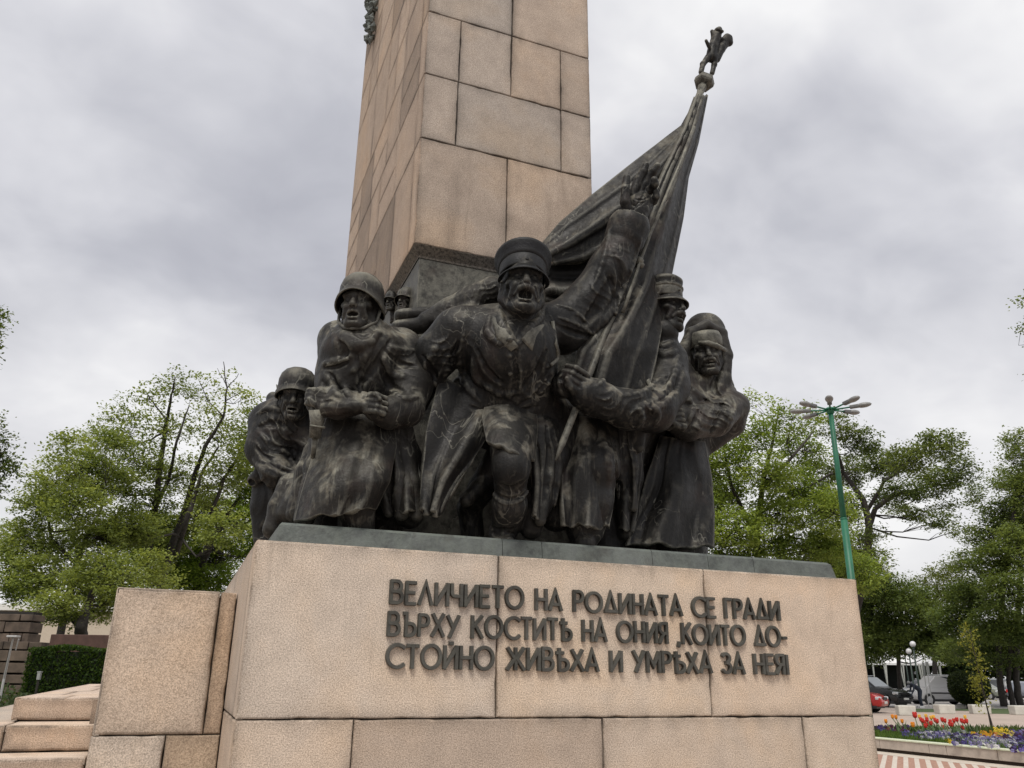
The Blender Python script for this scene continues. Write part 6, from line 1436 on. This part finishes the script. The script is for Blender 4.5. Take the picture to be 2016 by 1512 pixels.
for pts, r, op in (([(634, 716), (660, 712), (690, 700)], 5, 'add'), ([(634, 726), (664, 721), (694, 708)], 3, 'sub'), ([(650, 640), (665, 672), (690, 700), (700, 740)], 5, 'add'), ([(700, 690), (712, 740), (706, 785)], 4, 'sub'),
                   ([(735, 660), (720, 700), (690, 735)], 6, 'add'), ([(770, 668), (740, 720), (705, 760)], 6, 'sub'), ([(752, 700), (770, 735), (800, 745)], 6, 'add'), ([(748, 715), (765, 755), (795, 770)], 5, 'sub'), ([(758, 690), (790, 715), (820, 720)], 5, 'sub'),
                   ([(765, 680), (790, 692), (815, 690)], 5, 'add'), ([(770, 770), (795, 785), (822, 780)], 5, 'add'), ([(640, 735), (655, 760), (668, 785)], 4, 'add'), ([(650, 735), (668, 762), (682, 785)], 4, 'sub'), ([(662, 735), (680, 765), (692, 788)], 4, 'add'), ([(636, 750), (644, 775)], 4, 'sub'),
                   ([(660, 850), (632, 930), (604, 1010)], 7, 'sub'), ([(676, 880), (655, 945), (628, 1010)], 7, 'sub'), ([(760, 850), (765, 920), (770, 990)], 7, 'sub'), ([(680, 870), (668, 925), (672, 960)], 5, 'sub'),
                   ([(668, 655), (690, 668), (718, 672), (745, 655)], 9, 'add'), ([(672, 668), (700, 682), (735, 672)], 7, 'add'), ([(690, 650), (715, 662), (738, 650)], 4, 'sub'), ([(668, 672), (678, 690), (672, 710)], 6, 'sub')):
    s.stroke(pts, r, op)
s.folds(70, 22, .010, [(640, 650), (700, 680), (770, 660), (780, 760), (700, 785), (640, 770)], 4)
s.folds(-30, 17, .011, [(760, 660), (820, 690), (835, 780), (800, 830), (750, 810), (780, 740)], 5)
s.folds(15, 14, .007, [(625, 770), (720, 778), (720, 815), (625, 815)], 6)
s.cut_below(ZP); s.rough(.0040, 1., 3); g1 = s.geo()
hc = J(710, 602, .14)
g2, fr = head_geo(hc, .300, facing(-.10, .96, -.06), (RT*.02+EZ), mouth=.62, seed=4, gaunt=.9, brow=.85)
body(B_, [g1, g2], BRZ_L)
helmet(fr, 'helmet', BRZ_L, B_, flare=.045, drop=.15, visor=.12, tilt=4, size=.93)
mb = MB(); mb.tube([J(622, 806, .10), J(624, 830, .12), J(620, 862, .15)], [.034, .033, .028], 12); mb.tube([J(620, 862, .15), J(616, 902, .20)], [.015, .011], 8)
mb.tube([J(610, 838, .10), J(640, 842, .10)], .006, 6); mb.build('rifle_stock', BRZ_L, B_, True)
skirt('coat_skirt', [(648, 815, .26), (618, 900, .22), (596, 975, .20), (582, 1032, .20)], [(772, 815, .20), (778, 880, .16), (764, 945, .12), (735, 1004, .12)], BRZ_L, B_, .26, 3.8, .036, 3, knee=(.62, .66, .30, .07), nu=90, nv=90)
skirt('coat_skirt', [(752, 830, .20), (770, 900, .20), (784, 960, .16), (782, 1012, .14)], [(806, 820, .26), (822, 900, .24), (830, 960, .20), (832, 1014, .18)], BRZ_L, B_, .15, 3.5, .026, 5)
strap('belt', s, [(655, 838), (700, 846), (752, 838)], 13, BRZ, B_, .014, .004)
strap('chest_strap', s, [(634, 719), (660, 715), (694, 702)], 7, BRZ_L, B_, .010, .001)
L = frame_fn(fr); mb = MB(); mb.tube([L(-.36, .0, .45), L(-.33, .10, .16), L(-.16, .26, .0), L(0, .33, -.03), L(.16, .26, .0), L(.33, .10, .16), L(.36, 0, .45)], .009, 6); mb.build('chin_strap', BRZ, B_, True)

# ===== C. standard bearer
C_ = statue('standard_bearer_statue', 1180, .3, 'bronze standard bearer in a small visored cap, seen in profile behind the banner pole')
s = Clay(*bounds(1075, 1380, 600, 1082, -.25, .85), VOX)
s.limb((1215, 835, .42, 72), (1250, 725, .40, 70), k=.06); s.limb((1200, 705, .44, 40), (1308, 715, .28, 42), k=.05); s.blob((1285, 740, .30), 56, 56, 48, k=.05)
s.limb((1295, 690, .24, 34), (1308, 655, .16, 28), k=.03)
s.limb((1312, 712, .20, 43), (1312, 760, .14, 44), (1288, 806, .06, 42), k=.04)
s.limb((1288, 808, .06, 43), (1235, 806, -.02, 39), (1180, 786, -.06, 34), (1150, 768, -.06, 30), k=.03)
s.limb((1120, 752, -.04, 31), (1106, 760, -.01, 25), k=.012)
s.limb((1152, 776, -.06, 34), (1164, 780, -.06, 38), k=.008)
fist(s, (1133, 754, -.06), 29, 155)
s.limb((1165, 850, .34, 56), (1170, 920, .22, 48), (1162, 990, .20, 42), (1152, 1040, .22, 38), k=.04); s.blob((1174, 918, .14), 40, 48, 38, k=.03)
s.limb((1220, 850, .36, 52), (1232, 940, .36, 34), (1234, 1010, .34, 22), (1232, 1050, .34, 16), k=.03)
s.limb((1225, 840, .24, 26), (1243, 920, .22, 15), (1246, 1000, .22, 9), k=.012); s.limb((1205, 850, .26, 22), (1222, 930, .26, 14), (1228, 1000, .28, 10), k=.012)
s.limb((1252, 850, .18, 20), (1256, 880, .18, 12), k=.02)
s.limb((1150, 1040, .24, 26), (1150, 1066, .22, 25), (1152, 1070, .17, 20), k=.012)
s.limb((1190, 950, .52, 50), (1190, 1080, .52, 55), k=.03); s.limb((1250, 780, .66, 60), (1255, 1070, .66, 70), k=.03)
for pts, r, op in (([(1290, 700), (1270, 745), (1235, 775)], 6, 'add'), ([(1335, 700), (1320, 750), (1280, 785)], 5, 'add'), ([(1345, 720), (1330, 765), (1295, 795)], 4, 'sub'), ([(1320, 735), (1290, 775), (1245, 795)], 5, 'sub'), ([(1300, 745), (1270, 770), (1230, 780)], 5, 'add'), ([(1326, 775), (1300, 800), (1260, 812)], 5, 'add'),
                   ([(1255, 800), (1262, 820), (1255, 840)], 5, 'add'), ([(1272, 800), (1280, 822), (1270, 840)], 5, 'sub'), ([(1285, 795), (1294, 815), (1288, 835)], 5, 'add'), ([(1290, 690), (1310, 700), (1330, 690)], 6, 'add'), ([(1285, 672), (1305, 684), (1325, 672)], 5, 'add'), ([(1240, 700), (1225, 740), (1190, 765)], 6, 'sub'), ([(1215, 690), (1205, 730), (1175, 760)], 6, 'add'),
                   ([(1232, 850), (1236, 920), (1240, 1000)], 5, 'sub'), ([(1210, 870), (1216, 940), (1220, 1010)], 5, 'sub'), ([(1185, 860), (1196, 900), (1198, 940)], 6, 'add'), ([(1110, 735), (1104, 755), (1112, 778)], 4, 'sub'), ([(1098, 745), (1106, 770), (1120, 785)], 4, 'add')):
    s.stroke(pts, r, op)
s.folds(-20, 20, .011, [(1170, 770), (1280, 770), (1340, 700), (1352, 760), (1300, 840), (1180, 820)], 7)
s.cut_below(ZP); s.rough(.0036, 1., 7); g1 = s.geo()
hc = J(1306, 607, .19)
g2, fr = head_geo(hc, .335, facing(.62, .74, -.06), (RT*.04+EZ), mouth=.12, moustache=True, seed=8, gaunt=.8, neck=(0, -.18, -.40))
body(C_, [g1, g2])
peaked_cap(fr, BRZ, C_, tilt=6., crown=.385, band=.35, visor_len=.15, top=1.03)
skirt('coat_skirt', [(1112, 822, .22), (1104, 910, .14), (1104, 985, .12), (1108, 1040, .12)], [(1192, 822, .22), (1208, 910, .18), (1206, 985, .16), (1199, 1046, .14)], BRZ, C_, .28, 3.6, .044, 6, knee=(.42, .62, .30, .035))
skirt('coat_skirt', [(1190, 830, .30), (1206, 910, .28), (1216, 980, .26), (1222, 1046, .26)], [(1250, 830, .26), (1262, 910, .26), (1258, 980, .28), (1246, 1050, .28)], BRZ, C_, .2, 3, .036, 7)
strap('chest_strap', s, [(1225, 665), (1262, 720), (1290, 780)], 8, BRZ_L, C_)

# ===== D. hooded figure with folded arms
D_ = statue('hooded_soldier_statue', 1320, .4, 'hooded bronze figure with bandaged brow and folded arms at the right end')
s = Clay(*bounds(1205, 1480, 615, 1102, -.05, 1.15), VOX)
s.limb((1362, 850, .58, 54), (1385, 775, .54, 48), k=.05); s.limb((1345, 765, .50, 32), (1415, 765, .56, 30), k=.05)
# hood and shoulder cape
hc = J(1389, 697, .44)
s.limb((1356, 760, .42, 16), (1346, 728, .42, 13), (1345, 690, .43, 12), (1360, 655, .43, 11), (1390, 640, .43, 10), (1420, 657, .43, 12), (1430, 700, .42, 13), (1424, 748, .42, 15), (1404, 786, .40, 16), k=.018)
s.blob((1390, 692, .58), 47, 56, 40, k=.03)
s.limb((1388, 655, .62, 40), (1388, 720, .66, 48), (1385, 780, .62, 50), k=.05)
s.limb((1352, 735, .44, 16), (1362, 775, .42, 18), (1390, 795, .42, 14), k=.02)
s.limb((1412, 764, .50, 24), (1432, 790, .42, 25), k=.02); s.limb((1400, 765, .44, 16), (1436, 772, .44, 14), k=.012)
s.limb((1438, 802, .40, 28), (1405, 824, .32, 35), (1352, 834, .26, 34), (1330, 824, .24, 29), k=.03)
s.limb((1350, 795, .40, 34), (1330, 805, .30, 26), (1312, 802, .28, 20), k=.03)
s.limb((1448, 800, .42, 28), (1440, 835, .46, 26), (1400, 872, .50, 18), (1388, 892, .50, 8), k=.02)
fist(s, (1328, 828, .19), 24, 190)
s.limb((1320, 800, .22, 16), (1352, 792, .24, 12), k=.012)
s.limb((1345, 865, .56, 50), (1335, 960, .52, 54), (1330, 1040, .52, 60), (1330, 1085, .52, 62), k=.04)
s.limb((1285, 850, .46, 26), (1262, 900, .48, 18), (1258, 960, .50, 12), k=.02)
s.limb((1338, 1058, .25, 9), (1340, 1095, .25, 13), k=.012, op='sub')
for pts, r, op in (([(1440, 780), (1445, 805), (1432, 830)], 4, 'add'), ([(1425, 785), (1420, 815), (1400, 850)], 5, 'sub'), ([(1405, 795), (1395, 820), (1370, 850)], 4, 'add'), ([(1380, 800), (1372, 825), (1352, 850)], 5, 'sub'), ([(1364, 800), (1356, 828), (1345, 845)], 4, 'add'), ([(1352, 755), (1375, 780), (1405, 790)], 6, 'add'), ([(1412, 735), (1404, 765), (1420, 780)], 5, 'sub'), ([(1338, 770), (1345, 790), (1370, 800)], 5, 'sub')):
    s.stroke(pts, r, op)
s.folds(10, 18, .011, [(1330, 780), (1440, 770), (1452, 830), (1400, 860), (1330, 860)], 8)
s.cut_below(ZP); s.rough(.0036, 1., 11); g1 = s.geo()
g2, fr = head_geo(hc, .325, facing(-.12, .95, -.10), (-RT*.10+EZ), mouth=.15, moustache=True, seed=10, gaunt=.7)
body(D_, [g1, g2], BRZ_L)
skirt('cloak_skirt', [(1300, 860, .38), (1272, 940, .36), (1252, 1010, .34), (1232, 1076, .32)], [(1384, 868, .40), (1398, 940, .38), (1404, 1010, .36), (1402, 1086, .34)], BRZ, D_, .24, 4.6, .055, 8, grow=.3)
# bandage round the brow, and a dressing strip over one eye
prof = [(.375, .60), (.395, .63), (.40, .80), (.36, .90)]
V, F = shell_lathe(fr, prof[::-1], 36, None, .03); mb = MB(); mb.add(V, F); L = frame_fn(fr)
mb.build('bandage', BRZ_L, D_, True)
mb = MB(); mb.tube([L(-.37, .12, .50), L(-.22, .33, .53), L(-.02, .44, .60), L(.16, .40, .64)], [.013, .017, .019, .012], 8); mb.build('bandage_end', BRZ_L, D_, True)

# ===== E. stooping soldier far left
E_ = statue('stooping_soldier_statue', 545, .95, 'stooping bronze soldier with a dark shadowed face at the far left of the group')
s = Clay(*bounds(470, 660, 745, 1075, .35, 1.65), VOX)
s.limb((560, 905, 1.02, 46), (555, 830, .92, 50), k=.05); s.limb((528, 826, .98, 34), (598, 830, .86, 34), k=.05); s.blob((545, 870, .90), 50, 62, 46, k=.05)
s.limb((525, 832, .96, 33), (520, 885, .92, 32), (545, 930, .80, 28), (585, 945, .74, 24), k=.04)
s.limb((600, 840, .84, 28), (612, 890, .80, 26), (600, 940, .76, 22), k=.03)
s.limb((585, 830, .86, 26), (588, 800, .78, 20), k=.03)
s.limb((545, 800, .98, 22), (538, 785, 1.02, 14), k=.02)
s.limb((545, 930, 1.0, 42), (535, 990, 1.0, 36), (528, 1062, 1.0, 27), k=.03); s.limb((570, 930, .92, 34), (575, 1000, .90, 30), (572, 1062, .90, 28), k=.03); s.limb((520, 940, 1.0, 20), (512, 1000, 1.0, 17), (512, 1060, 1.0, 12), k=.02)
s.limb((545, 960, .88, 14), (540, 1060, .90, 12), k=.015)
s.limb((500, 945, .95, 13), (512, 935, .92, 15), k=.01); s.limb((494, 950, .94, 7), (496, 950, .93, 7), k=.004, op='sub')
s.pleats((555, 850), 26, .008, [(500, 930), (600, 930), (600, 1065), (505, 1065)], 12)
for pts, r, op in (([(505, 815), (530, 805), (565, 812)], 5, 'add'), ([(510, 840), (540, 832), (575, 842)], 5, 'sub'), ([(515, 860), (550, 880), (585, 920)], 5, 'add'), ([(505, 880), (530, 905), (565, 930)], 5, 'sub'), ([(540, 850), (570, 880), (600, 900)], 5, 'sub'), ([(560, 840), (590, 870), (610, 880)], 5, 'add'), ([(500, 905), (520, 928), (545, 940)], 4, 'add'), ([(530, 890), (545, 915), (575, 925)], 4, 'add')):
    s.stroke(pts, r, op)
s.folds(50, 18, .010, [(500, 815), (590, 815), (615, 900), (560, 950), (500, 930)], 9)
s.cut_below(ZP); s.rough(.0036, 1., 13); g1 = s.geo()
hc = J(583, 778, .74)
g2, fr = head_geo(hc, .275, facing(.16, .92, -.26), (RT*.04+EZ), mouth=.35, seed=14)
body(E_, [g1, g2])
helmet(fr, 'helmet', BRZ, E_, flare=.04, drop=.12, visor=.12, tilt=4, size=.93)
mb = MB(); L = frame_fn(fr); p0 = J(556, 778, .80); mb.tube([J(562, 790, .78), J(553, 772, .80), J(544, 757, .82)], [.035, .022, .002], 8); mb.build('collar_point', BRZ, E_, True)

# ===== the banner
YB0, YB1 = -.05, .26
Pb, Ptop = J(1094, 906, YB0), J(1384, 168, YB1)
F_ = empty('bronze_banner', tuple(J(1135, 760, .0)), 'long bronze banner on a slanting pole topped by a rampant lion emblem', 'flag')
mb = MB(); mb.tube([Pb, Pb*.97+Ptop*.03, Pb*.5+Ptop*.5, Ptop], [.004, .018, .022, .024], 12); mb.build('pole', BRZ, F_, True)
sn = math.sin
# the sheet streaming back to the shaft
cloth('streaming_cloth', [(1374, 196, .25), (1342, 246, .28), (1290, 288, .32), (1236, 330, .38), (1165, 386, .45), (1102, 440, .52), (1066, 484, .56)],
      [(1378, 205, .24), (1345, 300, .22), (1312, 360, .24), (1268, 430, .30), (1205, 480, .40), (1150, 512, .48), (1092, 522, .54)], 90, 40,
      lambda t, w, wd: wd*(.10*sn(w*math.pi*1.0)*(.5+t)+.10*(1-abs(sn(w*4.4+t*.9+.3)))**2+.05*(1-abs(sn(w*8+t*2.2)))**2)-.012*sn(t*9+w*3), BRZ)
cloth('under_cloth', [(1262, 430, .34), (1200, 480, .46), (1140, 515, .55), (1078, 520, .60), (1070, 540, .61)], [(1250, 500, .36), (1210, 560, .44), (1165, 590, .50), (1110, 600, .55), (1075, 592, .58)], 50, 24,
      lambda t, w, wd: wd*(.12*sn(w*8+t*3)+.06*sn(w*15+t*5)), BRZ)
# the bunched folds hanging along the pole
cloth('hanging_folds', [(1370, 190, .20), (1346, 256, .155), (1310, 330, .13), (1270, 420, .11), (1248, 490, .10), (1232, 560, .08), (1190, 628, .06), (1140, 690, .08), (1120, 780, .12)],
      [(1390, 188, .24), (1372, 280, .25), (1352, 350, .26), (1342, 430, .27), (1328, 500, .27), (1316, 560, .22), (1304, 630, .14), (1296, 690, .08), (1274, 800, .10)], 120, 60,
      lambda t, w, wd: min(wd, .30)*(.18*sn(w*math.pi)+.17*(1-abs(sn(w*4.3+t*1.3+.5)))**1.4+.07*(1-abs(sn(w*9.7+t*2.8+.2*sn(t*9))))**2+.02*sn(t*14+w*6)), BRZ)
mb = MB(); C0 = [J(1366, 250, .10), J(1340, 320, .05), J(1308, 395, .03), J(1280, 460, .02), J(1258, 520, .0), J(1240, 575, -.01), J(1226, 615, -.01)]
mb.tube(C0, .011, 8); mb.tube([J(1330, 352, .08), J(1318, 385, .075), J(1300, 410, .07)], .008, 6); mb.build('cord', BRZ_L, F_, True)
mb = MB()
for (a, b, y, r) in ((1258, 514, .01, .030), (1262, 522, .01, .022)): mb.lathe([(.004, -r), (r*.7, -r*.6), (r, 0), (r*.7, r*.6), (.004, r)], 10, Matrix.Translation(J(a, b, y)))
mb.build('tassel', BRZ_L, F_, True)
# emblem: block and rampant lion
mb = MB(); m_ = mpp(Ptop); ax_ = (Ptop-Pb); ax_ /= np.linalg.norm(ax_); Mx = Matrix.Translation(Ptop) @ Vector(ax_).to_track_quat('Z', 'Y').to_matrix().to_4x4()
mb.lathe([(7*m_, -24*m_), (8.5*m_, -8*m_), (9*m_, -2*m_), (17*m_, 2*m_), (20*m_, 6*m_), (20*m_, 17*m_), (18*m_, 18*m_), (17*m_, 20*m_)], 6, Mx); mb.build('emblem_base', BRZ, F_)
s = Clay(*bounds(1345, 1465, 35, 175, .05, .5), .0052); y = .27
s.limb((1380, 142, y, 4.9), (1384, 126, y, 5.3), (1394, 114, y, 7.0), k=.012); s.limb((1402, 144, y, 4.9), (1406, 128, y, 5.3), (1408, 112, y, 7.0), k=.012)
s.limb((1400, 112, y, 10.7), (1404, 92, y, 9.8), (1410, 74, y, 9.8), k=.015); s.limb((1410, 76, y, 9.0), (1414, 62, y, 7.8), (1416, 58, y, 5.7), k=.012); s.limb((1414, 58, y-.03, 4.1), (1422, 62, y-.04, 3.3), k=.006)
s.limb((1412, 118, y+.01, 5.7), (1420, 96, y+.01, 8.2), (1432, 78, y+.01, 9.8), (1436, 84, y, 7.4), k=.015); s.limb((1424, 80, y, 6.6), (1431, 71, y, 4.9), k=.01)
s.limb((1396, 92, y-.03, 4.1), (1390, 80, y-.05, 3.3), k=.006); s.limb((1406, 70, y, 6.6), (1402, 62, y, 4.1), k=.008)
s.rough(.0015, 2.5, 3); V, Q = s.geo(); quads('lion_emblem', V, Q, BRZ, F_, None, True)

# ===== low relief heads on the left side of the shaft's foot
for px, py, h, fl in ((775, 596, .15, -.3), (801, 594, .16, .1)):
    p = atX(px, py, OX+.045); g2, fr = head_geo(p, h, np.array([-.75, -.62, 0]), EZ, mouth=.4, seed=5, vox=.0042)
    o = quads('relief_head', *g2, BRZ_L, ob, None, True); helmet(fr, 'relief_helmet', BRZ_L, ob, flare=.09, drop=.10, visor=.05)
